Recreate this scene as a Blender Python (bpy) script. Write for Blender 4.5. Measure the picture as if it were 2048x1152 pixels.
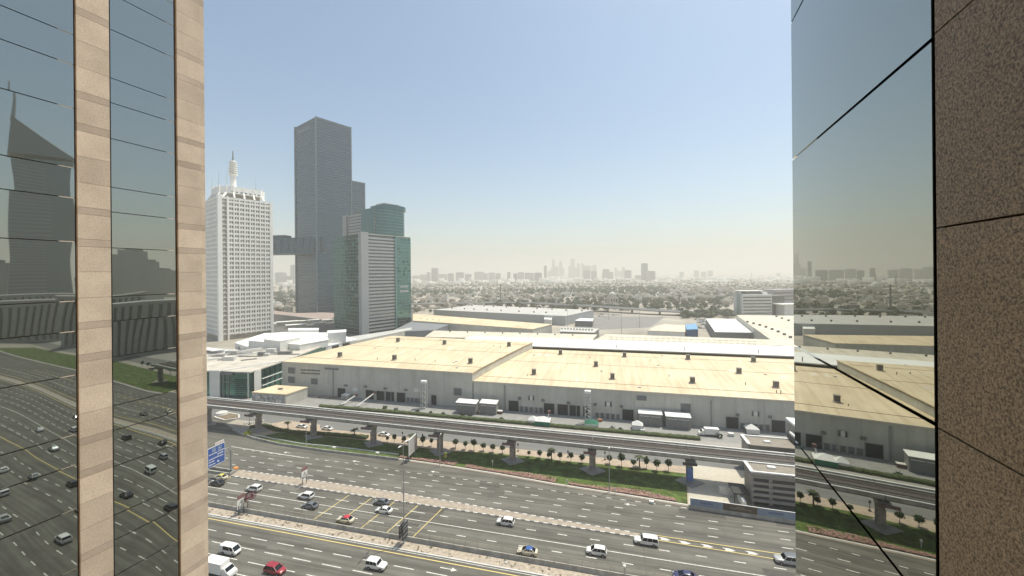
import bpy, math, random
import numpy as np
from mathutils import Vector, Matrix
random.seed(7); rng = np.random.default_rng(11)
R = math.radians
for o in list(bpy.data.objects): bpy.data.objects.remove(o)
sc = bpy.context.scene
col = sc.collection

# ------------------------------------------------------------ camera
F, H, CX, YH, ROLL = 770.0, 65.0, 1024.0, 547.0, R(0.5)
cam_d = bpy.data.cameras.new('camera'); cam = bpy.data.objects.new('camera', cam_d); col.objects.link(cam)
cam_d.sensor_width = 36.0; cam_d.lens = F / 2048 * 36
cam_d.shift_y = -(576 - YH) / 2048
cam_d.clip_start = 0.05; cam_d.clip_end = 60000
cam.location = (0, 0, H)
cam.matrix_world = Matrix.Translation((0, 0, H)) @ Matrix.Rotation(R(90), 4, 'X') @ Matrix.Rotation(-ROLL, 4, 'Z')
sc.camera = cam

# ------------------------------------------------------------ world, sun, exposure
SUN_EL, SUN_AZ = R(69), R(60)
w = bpy.data.worlds.new('World'); sc.world = w; w.use_nodes = True
nt = w.node_tree; bg = nt.nodes['Background']
sky = nt.nodes.new('ShaderNodeTexSky'); sky.sky_type = 'NISHITA'; sky.sun_disc = False
sky.sun_elevation = SUN_EL; sky.sun_rotation = SUN_AZ
sky.altitude = 0; sky.air_density = 1.0; sky.dust_density = 2.1; sky.ozone_density = 1.0
tn = nt.nodes.new('ShaderNodeMixRGB'); tn.blend_type = 'MULTIPLY'; tn.inputs[0].default_value = 1.0; tn.inputs[2].default_value = (0.92, 1.01, 0.98, 1)   # even warm-green cast of the tinted window
nt.links.new(sky.outputs[0], tn.inputs[1]); nt.links.new(tn.outputs[0], bg.inputs[0]); bg.inputs[1].default_value = 0.122
sun_d = bpy.data.lights.new('sun', 'SUN'); sun = bpy.data.objects.new('sun', sun_d); col.objects.link(sun)
sun_d.energy = 3.6; sun_d.angle = R(0.5); sun_d.color = (1.0, 0.945, 0.81)
S = Vector((math.sin(SUN_AZ) * math.cos(SUN_EL), math.cos(SUN_AZ) * math.cos(SUN_EL), math.sin(SUN_EL)))
sun.rotation_euler = S.to_track_quat('Z', 'Y').to_euler(); sun.location = S * 500
vs = sc.view_settings; vs.view_transform = 'Standard'; vs.look = 'None'; vs.exposure = 0.45; vs.gamma = 1.0
vs.use_curve_mapping = False
try:
    sc.cycles.volume_bounces = 1; sc.cycles.max_bounces = 8; sc.cycles.caustics_reflective = False; sc.cycles.caustics_refractive = False
except Exception: pass

# ------------------------------------------------------------ helpers
AL = R(14)                       # the highway runs 14 degrees off the picture plane
def G(px, py, z=0.0):            # photo pixel -> point on the level z
    dx, dy = px - CX, py - YH
    a = (dx * math.cos(ROLL) - dy * math.sin(ROLL)) / F; b = (dx * math.sin(ROLL) + dy * math.cos(ROLL)) / F
    d = (H - z) / b
    return Vector((a * d, d, z))
def D(px, py, d):                # photo pixel at depth d
    dx, dy = px - CX, py - YH
    a = (dx * math.cos(ROLL) - dy * math.sin(ROLL)) / F; b = (dx * math.sin(ROLL) + dy * math.cos(ROLL)) / F
    return Vector((a * d, d, H - b * d))
def UV(p): return (p.x * math.cos(AL) - p.y * math.sin(AL), p.x * math.sin(AL) + p.y * math.cos(AL))
def GU(px, py, z=0.0): return UV(G(px, py, z))
def W(u, v, z=0.0): return Vector((u * math.cos(AL) + v * math.sin(AL), -u * math.sin(AL) + v * math.cos(AL), z))

MATS = {}
def mat(name, c, rough=0.75, metal=0.0, var=0.12, scale=0.6, bump=0.0, bscale=None, c2=None, coord='pos', spec=0.4, stretch=None, detail=5):
    if name in MATS: return MATS[name]
    m = bpy.data.materials.new(name); m.use_nodes = True; n = m.node_tree; b = n.nodes['Principled BSDF']
    b.inputs['Roughness'].default_value = rough; b.inputs['Metallic'].default_value = metal
    b.inputs['Specular IOR Level'].default_value = spec
    geo = n.nodes.new('ShaderNodeNewGeometry') if coord == 'pos' else n.nodes.new('ShaderNodeTexCoord')
    out = geo.outputs['Position'] if coord == 'pos' else geo.outputs['Object']
    if stretch:
        mp = n.nodes.new('ShaderNodeMapping'); mp.vector_type = 'TEXTURE'; mp.inputs['Scale'].default_value = [1 / q for q in stretch]; mp.inputs['Rotation'].default_value = (0, 0, -AL)
        n.links.new(out, mp.inputs[0]); out = mp.outputs[0]
    if var > 0 or c2:
        nz = n.nodes.new('ShaderNodeTexNoise'); nz.inputs['Scale'].default_value = scale; nz.inputs['Detail'].default_value = detail
        nz.inputs['Roughness'].default_value = 0.65
        n.links.new(out, nz.inputs['Vector'])
        rp = n.nodes.new('ShaderNodeValToRGB'); rp.color_ramp.elements[0].position = 0.3; rp.color_ramp.elements[1].position = 0.7
        a = [max(0, x * (1 - var)) for x in c]; e = [min(1, x * (1 + var)) for x in (c2 or c)]
        rp.color_ramp.elements[0].color = (*a, 1); rp.color_ramp.elements[1].color = (*e, 1)
        n.links.new(nz.outputs[0], rp.inputs[0]); n.links.new(rp.outputs[0], b.inputs['Base Color'])
    else: b.inputs['Base Color'].default_value = (*c, 1)
    if bump > 0:
        nb = n.nodes.new('ShaderNodeTexNoise'); nb.inputs['Scale'].default_value = bscale or scale * 4; nb.inputs['Detail'].default_value = 3
        n.links.new(out, nb.inputs['Vector'])
        bp = n.nodes.new('ShaderNodeBump'); bp.inputs['Strength'].default_value = 0.6; bp.inputs['Distance'].default_value = bump
        n.links.new(nb.outputs[0], bp.inputs['Height']); n.links.new(bp.outputs[0], b.inputs['Normal'])
    MATS[name] = m
    return m

class MB:
    def __init__(s): s.v = []; s.f = []
    def face(s, pts):
        i = len(s.v); s.v += [tuple(p) for p in pts]; s.f.append(tuple(range(i, i + len(pts)))); return s
    def box(s, x0, x1, y0, y1, z0, z1):
        i = len(s.v)
        s.v += [(x0,y0,z0),(x1,y0,z0),(x1,y1,z0),(x0,y1,z0),(x0,y0,z1),(x1,y0,z1),(x1,y1,z1),(x0,y1,z1)]
        for q in ((3,2,1,0),(4,5,6,7),(0,1,5,4),(1,2,6,5),(2,3,7,6),(3,0,4,7)): s.f.append(tuple(i + k for k in q))
        return s
    def hexa(s, bot, top):                       # n-gon bottom and top loops, counter-clockwise from above
        n = len(bot); i = len(s.v); s.v += [tuple(p) for p in bot] + [tuple(p) for p in top]
        s.f.append(tuple(i + k for k in reversed(range(n)))); s.f.append(tuple(i + n + k for k in range(n)))
        for k in range(n): j = (k + 1) % n; s.f.append((i + k, i + j, i + n + j, i + n + k))
        return s
    def prism(s, poly, z0, z1):
        return s.hexa([(p[0], p[1], z0) for p in poly], [(p[0], p[1], z1) for p in poly])
    def bar(s, a, b, w, h=None):                 # square bar from a to b
        a = Vector(a); b = Vector(b); h = h or w; d = (b - a).normalized()
        up = Vector((0, 0, 1)) if abs(d.z) < 0.9 else Vector((1, 0, 0))
        x = d.cross(up).normalized() * w / 2; y = x.cross(d).normalized() * h / 2
        return s.hexa([a - x - y, a + x - y, a + x + y, a - x + y], [b - x - y, b + x - y, b + x + y, b - x + y])
    def tube(s, a, b, r0, r1=None, n=8, cap=True):
        a = Vector(a); b = Vector(b); r1 = r0 if r1 is None else r1; d = (b - a).normalized()
        up = Vector((0, 0, 1)) if abs(d.z) < 0.9 else Vector((1, 0, 0))
        x = d.cross(up).normalized(); y = x.cross(d).normalized(); i = len(s.v)
        for c, r in ((a, r0), (b, r1)):
            for k in range(n):
                t = 2 * math.pi * k / n; s.v.append(tuple(c + x * math.cos(t) * r + y * math.sin(t) * r))
        for k in range(n): j = (k + 1) % n; s.f.append((i + k, i + j, i + n + j, i + n + k))
        if cap: s.f.append(tuple(i + k for k in reversed(range(n)))); s.f.append(tuple(i + n + k for k in range(n)))
        return s
    def loft(s, loops, close=True):              # list of equal-length point loops
        i = len(s.v); n = len(loops[0])
        for l in loops: s.v += [tuple(p) for p in l]
        for a in range(len(loops) - 1):
            for k in range(n):
                j = (k + 1) % n; s.f.append((i + a*n + k, i + a*n + j, i + (a+1)*n + j, i + (a+1)*n + k))
        if close:
            s.f.append(tuple(i + k for k in reversed(range(n)))); s.f.append(tuple(i + (len(loops)-1)*n + k for k in range(n)))
        return s
    def lathe(s, prof, c=(0, 0), n=12):
        return s.loft([[(c[0] + r * math.cos(2*math.pi*k/n), c[1] + r * math.sin(2*math.pi*k/n), z) for k in range(n)] for r, z in prof])
    def mesh(s, name):
        me = bpy.data.meshes.new(name); me.from_pydata(s.v, [], s.f); me.update(); return me
    def build(s, name, m, parent=None, org=None, smooth=False, loc=None, rz=None):
        if org is not None: s.v = [(p[0]-org[0], p[1]-org[1], p[2]-org[2]) for p in s.v]
        me = s.mesh(name); me.materials.append(m)
        if smooth: me.polygons.foreach_set('use_smooth', [True] * len(me.polygons))
        return link(name, me, parent, loc, rz)
def link(name, me, parent=None, loc=None, rz=None):
    o = bpy.data.objects.new(name, me); col.objects.link(o)
    if parent is not None: o.parent = parent
    if loc is not None: o.location = loc
    if rz is not None: o.rotation_euler.z = rz
    return o
def tag(o, label=None, cat=None, group=None, kind=None):
    if label: o['label'] = label
    if cat: o['category'] = cat
    if group: o['group'] = group
    if kind: o['kind'] = kind
    return o
def empty(name, loc=(0, 0, 0), rz=0.0, label=None, cat=None, group=None):
    o = bpy.data.objects.new(name, None); col.objects.link(o); o.location = loc; o.rotation_euler.z = rz; o.empty_display_size = 0.5
    return tag(o, label, cat, group)
def copy_tree(o, parent=None, loc=None, rz=None, label=None):
    c = o.copy(); col.objects.link(c); c.parent = parent
    for ch in list(o.children): copy_tree(ch, c)
    if loc is not None: c.location = loc
    if rz is not None: c.rotation_euler.z = rz
    if label: c['label'] = label
    return c
def npmesh(name, v, f, m, parent=None, smooth=False):   # numpy verts (n,3), quads (m,4) or tris
    me = bpy.data.meshes.new(name); k = f.shape[1]
    me.vertices.add(len(v)); me.vertices.foreach_set('co', v.astype(np.float32).ravel())
    me.loops.add(f.size); me.loops.foreach_set('vertex_index', f.astype(np.int32).ravel())
    me.polygons.add(len(f)); me.polygons.foreach_set('loop_start', np.arange(0, f.size, k, dtype=np.int32))
    try: me.polygons.foreach_set('loop_total', np.full(len(f), k, dtype=np.int32))
    except Exception: pass
    me.update(calc_edges=True); me.validate()
    for mm in (m if isinstance(m, list) else [m]): me.materials.append(mm)
    return me

# block building from a roof outline given as photo pixels with their heights
def centroid(pts): return Vector((sum(p[0] for p in pts)/len(pts), sum(p[1] for p in pts)/len(pts), 0))
def ccw(pts):
    a = sum(pts[i][0]*pts[(i+1) % len(pts)][1] - pts[(i+1) % len(pts)][0]*pts[i][1] for i in range(len(pts)))
    return list(pts) if a > 0 else list(reversed(pts))
def block_pts(root, pts, wall, roof, z0=0.0, thick=0.5, over=0.25, wn='wall', rn='roof'):
    L = root.location; pts = ccw(pts); c = centroid(pts)
    MB().hexa([(p[0], p[1], z0) for p in pts], [(p[0], p[1], p[2] - thick) for p in pts]).build(wn, wall, root, L)
    q = [Vector(p) + (Vector((p[0], p[1], 0)) - c).normalized() * over for p in pts]
    return MB().hexa([(p[0], p[1], p[2] - thick + 0.004) for p in q], [(p[0], p[1], p[2]) for p in q]).build(rn, roof, root, L)
def block(name, px, wall, roof, label, cat, group=None, z0=0.0, **k):
    pts = [G(*p) for p in px]; r = empty(name, centroid(pts), 0, label, cat, group)
    block_pts(r, pts, wall, roof, z0, **k); return r

# ------------------------------------------------------------ materials
def layer(m, stretch, lo, hi, c, scale=1.0, detail=4, p0=.35, p1=.65):
    n = m.node_tree; b = n.nodes['Principled BSDF']; old = b.inputs['Base Color'].links[0].from_socket; ge = n.nodes.new('ShaderNodeNewGeometry')
    mp = n.nodes.new('ShaderNodeMapping'); mp.vector_type = 'TEXTURE'; mp.inputs['Rotation'].default_value = (0, 0, -AL); mp.inputs['Scale'].default_value = stretch
    nz = n.nodes.new('ShaderNodeTexNoise'); nz.inputs['Scale'].default_value = scale; nz.inputs['Detail'].default_value = detail
    rp = n.nodes.new('ShaderNodeValToRGB'); rp.color_ramp.elements[0].position = p0; rp.color_ramp.elements[1].position = p1
    rp.color_ramp.elements[0].color = (lo * c[0], lo * c[1], lo * c[2], 1); rp.color_ramp.elements[1].color = (hi, hi, hi, 1)
    mx = n.nodes.new('ShaderNodeMixRGB'); mx.blend_type = 'MULTIPLY'; mx.inputs[0].default_value = 1
    n.links.new(ge.outputs['Position'], mp.inputs[0]); n.links.new(mp.outputs[0], nz.inputs['Vector']); n.links.new(nz.outputs[0], rp.inputs[0]); n.links.new(old, mx.inputs[1]); n.links.new(rp.outputs[0], mx.inputs[2]); n.links.new(mx.outputs[0], b.inputs['Base Color'])
    return m
asphalt = mat('asphalt', (0.142, 0.134, 0.114), 0.9, var=0.13, scale=0.25, c2=(0.162, 0.153, 0.13), bump=0.01, bscale=6, stretch=(0.08, 1.2, 1))
layer(asphalt, (70, 1.0, 5), .70, 1.08, (1, 1, 1), p0=.38, p1=.62); layer(asphalt, (9, 4, 5), .82, 1.05, (1, 1, 1), detail=7); layer(asphalt, (2.2, .7, 1), .93, 1.03, (1, 1, 1), detail=8)
asphalt2 = mat('asphalt_service', (0.17, 0.168, 0.16), 0.9, var=0.15, scale=0.3, stretch=(0.1, 1.0, 1))
paint_w = mat('road_paint_white', (0.62, 0.60, 0.54), 0.7, var=0.3, scale=1.6, c2=(.66, .64, .58))
paint_y = mat('road_paint_yellow', (0.72, 0.56, 0.2), 0.7, var=0.15, scale=3)
sand = mat('sand_paving', (0.40, 0.325, 0.25), 0.95, var=0.18, scale=0.7, bump=0.02)
soil = mat('dry_soil', (0.40, 0.34, 0.27), 0.95, var=0.3, scale=1.2, bump=0.03)
concrete = mat('concrete', (0.38, 0.37, 0.34), 0.85, var=0.18, scale=0.5, bump=0.01)
conc_l = mat('concrete_light', (0.58, 0.57, 0.54), 0.8, var=0.12, scale=0.4)
conc_d = mat('concrete_dark', (0.2, 0.2, 0.195), 0.85, var=0.18, scale=0.4)
grassm = mat('grass', (0.05, 0.10, 0.022), 0.95, var=0.25, scale=0.5, c2=(0.10, 0.145, 0.035), bump=0.05, bscale=8); layer(grassm, (5, 2.5, 3), .62, 1.15, (1.25, 1.0, .8), detail=7); layer(grassm, (.7, .7, 1), .8, 1.1, (1, 1, 1), detail=5)
hedgem = mat('hedge', (0.075, 0.095, 0.038), 0.95, var=0.35, scale=1.5, bump=0.08, bscale=5)
leaf = mat('leaf_dark', (0.045, 0.075, 0.028), 0.8, var=0.4, scale=1.1)
leaf2 = mat('leaf_olive', (0.085, 0.10, 0.055), 0.85, var=0.4, scale=0.05)
leaf3 = mat('leaf_grey_green', (0.09, 0.115, 0.075), 0.85, var=0.4, scale=0.03)
barkm = mat('bark', (0.16, 0.12, 0.09), 0.95, var=0.25, scale=4)
flowerm = mat('flowers', (0.26, 0.10, 0.11), 0.9, var=0.4, scale=1.4, c2=(0.36, 0.24, 0.19))
steel = mat('galvanised_steel', (0.36, 0.37, 0.37), 0.45, 0.6, var=0.06, scale=2)
darkm = mat('dark_metal', (0.05, 0.05, 0.052), 0.5, 0.3, var=0.1, scale=2)
white = mat('white_paint', (0.78, 0.77, 0.73), 0.6, var=0.05, scale=0.4)
whitewall = mat('white_wall', (0.68, 0.67, 0.63), 0.8, var=0.08, scale=0.15)
greywall = mat('hall_wall_grey', (0.52, 0.51, 0.46), 0.85, var=0.10, scale=0.12)
layer(greywall, (2.5, 2.5, 14), .93, 1.02, (1, .99, .96), detail=6); layer(concrete, (1.5, 1.5, 6), .82, 1.05, (1, .98, .95), detail=6)
def seam_roof(name, c, c2):
    m = mat(name, c, 0.7, var=0.08, scale=0.05, c2=c2, detail=8); n = m.node_tree; b = n.nodes['Principled BSDF']
    ge = n.nodes.new('ShaderNodeNewGeometry'); mp = n.nodes.new('ShaderNodeMapping'); mp.vector_type = 'TEXTURE'; mp.inputs['Rotation'].default_value = (0, 0, -AL)
    n.links.new(ge.outputs['Position'], mp.inputs[0]); wv = n.nodes.new('ShaderNodeTexWave'); wv.wave_type = 'BANDS'; wv.bands_direction = 'X'
    wv.inputs['Scale'].default_value = 0.55; wv.inputs['Distortion'].default_value = 0.0
    n.links.new(mp.outputs[0], wv.inputs['Vector']); bp = n.nodes.new('ShaderNodeBump'); bp.inputs['Distance'].default_value = 0.05; bp.inputs['Strength'].default_value = 0.35
    n.links.new(wv.outputs[0], bp.inputs['Height']); n.links.new(bp.outputs[0], b.inputs['Normal'])
    old = b.inputs['Base Color'].links[0].from_socket                      # dirt streaks down the slope
    nz = n.nodes.new('ShaderNodeTexNoise'); nz.inputs['Scale'].default_value = 1.0; nz.inputs['Detail'].default_value = 6
    m2 = n.nodes.new('ShaderNodeMapping'); m2.vector_type = 'TEXTURE'; m2.inputs['Rotation'].default_value = (0, 0, -AL); m2.inputs['Scale'].default_value = (1.6, 26, 10)
    n.links.new(ge.outputs['Position'], m2.inputs[0]); n.links.new(m2.outputs[0], nz.inputs['Vector'])
    rp = n.nodes.new('ShaderNodeValToRGB'); rp.color_ramp.elements[0].position = 0.35; rp.color_ramp.elements[1].position = 0.6
    rp.color_ramp.elements[0].color = (0.84, 0.82, 0.78, 1); rp.color_ramp.elements[1].color = (1, 1, 1, 1)
    mx = n.nodes.new('ShaderNodeMixRGB'); mx.blend_type = 'MULTIPLY'; mx.inputs[0].default_value = 1
    n.links.new(nz.outputs[0], rp.inputs[0]); n.links.new(old, mx.inputs[1]); n.links.new(rp.outputs[0], mx.inputs[2]); n.links.new(mx.outputs[0], b.inputs['Base Color'])
    return m
tanroof = seam_roof('tan_metal_roof', (0.66, 0.535, 0.35), (0.70, 0.58, 0.40))
paleroof = seam_roof('pale_metal_roof', (0.62, 0.56, 0.45), (0.66, 0.60, 0.49))
whiteroof = mat('white_membrane_roof', (0.8, 0.79, 0.75), 0.75, var=0.05, scale=0.08)
greyroof = mat('grey_roof', (0.48, 0.47, 0.44), 0.8, var=0.12, scale=0.08)
brownroof = mat('gravel_roof', (0.26, 0.23, 0.19), 0.95, var=0.15, scale=0.8)
gutterm = mat('gutter', (0.30, 0.25, 0.18), 0.8, var=0.2, scale=0.5)
def glassy(name, c, rough=0.08, wav=0.0, wscale=0.6, dark=0.35):
    m = mat(name, c, rough, 1.0, var=0.0); n = m.node_tree; b = n.nodes['Principled BSDF']
    if wav > 0:
        ge = n.nodes.new('ShaderNodeNewGeometry'); nz = n.nodes.new('ShaderNodeTexNoise'); nz.inputs['Scale'].default_value = wscale; nz.inputs['Detail'].default_value = 0.0
        bp = n.nodes.new('ShaderNodeBump'); bp.inputs['Strength'].default_value = 1.0; bp.inputs['Distance'].default_value = wav
        oi = n.nodes.new('ShaderNodeObjectInfo'); ml = n.nodes.new('ShaderNodeMath'); ml.operation = 'MULTIPLY'; ml.inputs[1].default_value = 7.0; ad = n.nodes.new('ShaderNodeVectorMath'); ad.operation = 'ADD'
        n.links.new(oi.outputs['Random'], ml.inputs[0]); n.links.new(ge.outputs['Position'], ad.inputs[0]); n.links.new(ml.outputs[0], ad.inputs[1]); n.links.new(ad.outputs[0], nz.inputs['Vector']); n.links.new(nz.outputs[0], bp.inputs['Height']); n.links.new(bp.outputs[0], b.inputs['Normal'])
    return m
winglass = glassy('tinted_window', (0.10, 0.115, 0.12), 0.15)
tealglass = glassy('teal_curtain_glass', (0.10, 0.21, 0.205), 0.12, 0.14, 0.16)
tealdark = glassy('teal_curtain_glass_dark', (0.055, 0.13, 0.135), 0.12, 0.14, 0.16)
# ============================================================ ground, roads and markings
gm = mat('desert_city_ground', (0.30, 0.27, 0.22), 0.95, var=0.35, scale=0.012, c2=(0.36, 0.33, 0.28), detail=9)
g = MB().face([(-24000, -6000, 0), (24000, -6000, 0), (24000, 24000, 0), (-24000, 24000, 0)]).build('ground', gm); tag(g, kind='structure')

def rsheet(name, poly, z, m, kind='structure'):
    o = MB().prism(ccw(poly), z - 0.2, z).build(name, m, rz=-AL); return tag(o, kind=kind)
edge = [GU(450, 848), GU(470, 859), GU(487, 868), GU(510, 876), GU(560, 888), GU(650, 901), GU(800, 918.5), GU(900, 933), GU(1000, 949), GU(1100, 967), GU(1240, 989), GU(1376, 1011)]
edge_r = [(47, 113.2), (80, 111.5), (900, 111)]
hw = rsheet('highway', [(-700, 25), (900, 25)] + list(reversed(edge_r)) + list(reversed(edge)) + [(edge[0][0], 139), (-700, 139)], 0.008, asphalt)
sr = rsheet('service_road', [(-700, 138.8), (900, 138.8), (900, 151), (-700, 151)], 0.012, asphalt2)
pave = rsheet('lot_paving', [(-230, 161.4), (300, 161.4), (300, 262), (-230, 262)], 0.006, mat('lot_paving', (0.27, 0.265, 0.25), 0.9, var=0.12, scale=0.25))
rsheet('pavement', [(-700, 151), (900, 151), (900, 161.4), (-700, 161.4)], 0.05, mat('pavement', (0.33, 0.31, 0.28), 0.9, var=0.12, scale=0.5))
rsheet('near_pavement', [(-300, 6), (500, 6), (500, 24.8), (-300, 24.8)], 0.12, mat('near_pavement', (0.36, 0.31, 0.26), 0.9, var=0.12, scale=0.5))
# verge of sand between the service road and the lawn, and the lawn itself
top_g = [GU(560, 866), GU(640, 873), GU(720, 880), GU(800, 891), GU(850, 897), GU(905, 904), GU(960, 905), GU(1010, 909.5), GU(1060, 913), GU(1120, 922), GU(1200, 929), GU(1300, 940), GU(1372, 948)]
vrg = rsheet('sand_verge', [GU(487, 866), GU(520, 858)] + [(p[0], 138.6) for p in (GU(560, 860), GU(900, 880), GU(1376, 930))] + list(reversed([(p[0], p[1] - 0.6) for p in edge[2:]])), 0.10, sand)
lawn = [(p[0], p[1] + 0.55) for p in edge[3:]]
lw = MB().prism(ccw(lawn + list(reversed(top_g))), 0.05, 0.16).build('lawn', grassm, rz=-AL); tag(lw, 'shaded green lawn strip under the elevated railway', 'grass', kind='stuff')
rl = MB().prism([(78, 113), (560, 113), (560, 134), (78, 134)], 0.02, 0.16).build('lawn', grassm, rz=-AL); tag(rl, 'green lawn strip beyond the station building', 'grass', kind='stuff')
# kerb between far carriageway and lawn
kb = MB()
for i in range(1, len(edge) - 1):
    a, b = edge[i], edge[i + 1]; kb.bar((a[0], a[1], 0.1), (b[0], b[1], 0.1), 0.4, 0.24)
tag(kb.build('kerb', conc_l, rz=-AL), kind='structure')
for a, b in ((((80, 111.7)), (560, 111.3)),):
    tag(MB().bar((a[0], a[1], 0.1), (b[0], b[1], 0.1), 0.4, 0.24).build('kerb', conc_l, rz=-AL), kind='structure')

def dash_mesh(l, w): return MB().box(-l/2, l/2, -w/2, w/2, 0, 0.004).mesh('lane_dash')
DM = {}
def dash(u, v, l, w, m, parent=hw, name='lane_dash', rz=0.0):
    key = (l, w, m.name)
    if key not in DM: DM[key] = dash_mesh(l, w); DM[key].materials.append(m)
    return link(name, DM[key], parent, (u, v, 0.0085), rz)
far = MB()
def row(u0, ph, v, l, w, lo, hi, ls=None):
    k = math.ceil((lo - ph) / 7.92)
    u = ph + k * 7.92
    while u < hi:
        L = ls(u) if ls else l; vv = v(u) if callable(v) else v
        if -150 < u < 58: dash(u, vv, L, w, paint_w)
        else: far.box(u - L/2, u + L/2, vv - w/2, vv + w/2, 0.0085, 0.0125)
        u += 7.92
lb = lambda u: 111.7 if u < -60 else 111.7 - (u + 60) * 0.022
row(0, 2.3, lb, 2.3, 0.22, -190, 400)
row(0, 1.5, lambda u: lb(u) - 3.15, 2.3, 0.22, -190, 400)
row(0, 0.7, lambda u: lb(u) - 6.4, 2.3, 0.22, -190, 400)
mid = lambda u: 4.5 if u < -45 else 2.4
row(0, 4.3, 95.7, 0, 0.22, -190, 420, mid)
row(0, 3.7, 89.5, 0, 0.22, -190, 420, mid)
row(0, -4.9, 76.9, 4.9, 0.2, -170, 420); row(0, -5.1, 73.6, 4.9, 0.2, -170, 420)
row(0, -6.2, 70.2, 4.9, 0.2, -170, 420); row(0, -7.0, 66.8, 4.9, 0.2, -170, 420)
row(0, -3.0, 59.5, 4.9, 0.2, -120, 420); row(0, -1.0, 56.1, 4.9, 0.2, -120, 420); row(0, 2.0, 48.6, 3.0, 0.2, -120, 420); row(0, 4.0, 45.3, 3.0, 0.2, -120, 420); row(0, 4.0, 38, 3.0, 0.2, -60, 420); row(0, 4.0, 34, 3.0, 0.2, -60, 420)
k = -33
while k < 22: dash(k * 4.0 - 0.3, 114.4 if k > -20 else 115.2, 1.5, 0.22, paint_w); k += 1
tag(far.build('lane_dashes', paint_w, hw), kind='stuff')
def line(a, b, w, m, name='painted_line'):
    a = Vector((a[0], a[1])); b = Vector((b[0], b[1])); d = b - a
    return MB().box(0, d.length, -w/2, w/2, 0, 0.0034).build(name, m, hw, loc=(a.x, a.y, 0.0086), rz=math.atan2(d.y, d.x))
line((-400, 92.55), (500, 92.55), 0.2, paint_w); line((-400, 86.3), (500, 86.3), 0.2, paint_y)
line((-400, 80.4), (500, 80.4), 0.22, paint_y); line((-400, 81.35), (500, 81.35), 0.14, paint_w)
line((-400, 63.2), (500, 63.2), 0.2, paint_w); line((-300, 52.5), (500, 52.5), 0.2, paint_y)
line(GU(462, 893), GU(610, 916), 0.25, paint_w); line((9, 100.8), (400, 99.0), 0.18, paint_y); line((9, 99.1), (60, 98.2), 0.18, paint_y)
for a, b in (((626, 1040), (698.6, 990)), ((672, 1049), (742.5, 996.5)), ((722.5, 1056), (789, 1003.5)), ((774.5, 1064), (835.6, 1011)), ((826, 1074), (884, 1017.5)), ((438, 964), (462, 953))):
    a = GU(*a); b = GU(*b); a = (a[0], max(a[1], 86.45)); o = line(a, b, 0.2, paint_y, 'yellow_box_line'); o.location.z = 0.0122
tar = [mat('tar_patch_%d' % k, c, .9, var=.15, scale=.6) for k, c in enumerate(((.085, .08, .07), (.155, .148, .126), (.10, .094, .08)))]
rq = random.Random(12); laid = []
for k in range(26):
    u = rq.uniform(-115, 52); v = rq.choice((72, 75.2, 78.5, 88, 91, 94, 97.3, 103.3, 106.5, 109.6, 112.8)) + rq.uniform(-.4, .4); l_ = rq.uniform(2.5, 14); w_ = rq.choice((.5, 1.2, 2.4))
    if any(abs(u - q[0]) < (l_ + q[2]) / 2 + 6 and abs(v - q[1]) < (w_ + q[3]) / 2 + .2 for q in laid): continue
    laid.append((u, v, l_, w_)); MB().box(-l_/2, l_/2, -w_/2, w_/2, 0, .0012).build('tar_patch', tar[k % 3], hw, loc=(u, v, .0078 + len(laid) * .0001))
for k in range(9): MB().box(-.05, .05, -6.2, 6.2, 0, .0012).build('tar_joint', tar[0], hw, loc=(-120 + k * 21 + rq.uniform(-4, 4), rq.choice((92.6, 108.5)), .0102))
# arrows on the lanes and the chevrons at the nose of the island
def arrow(p, l=3.2, flip=-1, straight=False):
    u, v = p; s = flip
    mb = MB().box(-l*0.2 if s > 0 else -l*0.55, l*0.55 if s < 0 else l*0.2, -0.11, 0.11, 0, 0.004)
    mb.v = []; mb.f = []
    mb.box(min(-s*l*0.6, 0), max(-s*l*0.6, 0), -0.1, 0.1, 0, 0.004)
    mb.prism(ccw([(0, -0.55), (s*1.3, 0.0), (0, 0.55)]), 0, 0.004)
    mb.build('lane_arrow', paint_w, hw, loc=(u, v, 0.0085))
for p in ((573, 905), (711, 922.5), (868, 943.5), (1258, 1009)): arrow(GU(*p))
arrow(GU(903, 1139), 4.5, 1); arrow((150, 78.6), 4.5, 1); arrow((120, 72), 4.5, 1)
for p in ((1328, 1078), (1368, 1085), (1413, 1092), (1457, 1099.5), (1503, 1106)):
    u, v = GU(*p); MB().prism(ccw([(-1.3, 0.45), (0.3, 0.45), (1.5, -0.1), (0.5, -0.45), (-0.9, -0.4), (-0.5, 0)]), 0, 0.004).build('island_chevron', paint_w, hw, loc=(u, v, 0.0085))
# narrow paved island between the two far carriageways, kerb blocks painted white
isl_t = [GU(478, 940.5), GU(640, 963), GU(800, 986.6), GU(1000, 1020.5), GU(1150, 1046), GU(1281, 1068)]
isl_b = [(isl_t[0][0] + 1, 99.05), (6.4, 99.05)]
isl = rsheet('traffic_island', isl_t + list(reversed(isl_b)), 0.14, mat('island_paving', (0.35, 0.295, 0.235), 0.95, var=0.25, scale=0.9, bump=0.02))
kbm = MB().box(-0.6, 0.6, -0.16, 0.16, 0, 0.17).mesh('kerb_block'); kbm.materials.append(mat('kerb_white', (0.62, 0.6, 0.55), 0.8, var=0.15, scale=2))
kbd = MB().box(-0.6, 0.6, -0.16, 0.16, 0, 0.165).mesh('kerb_block'); kbd.materials.append(conc_d)
u = isl_t[0][0] + 2; i = 0
while u < 5.5:
    tv = np.interp(u, [p[0] for p in isl_t], [p[1] for p in isl_t])
    link('kerb_block', kbm if i % 2 == 0 else kbd, isl, (u, tv, 0.0085)); link('kerb_block', kbd if i % 2 == 0 else kbm, isl, (u, 99.0, 0.0085)); u += 1.2; i += 1
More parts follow.
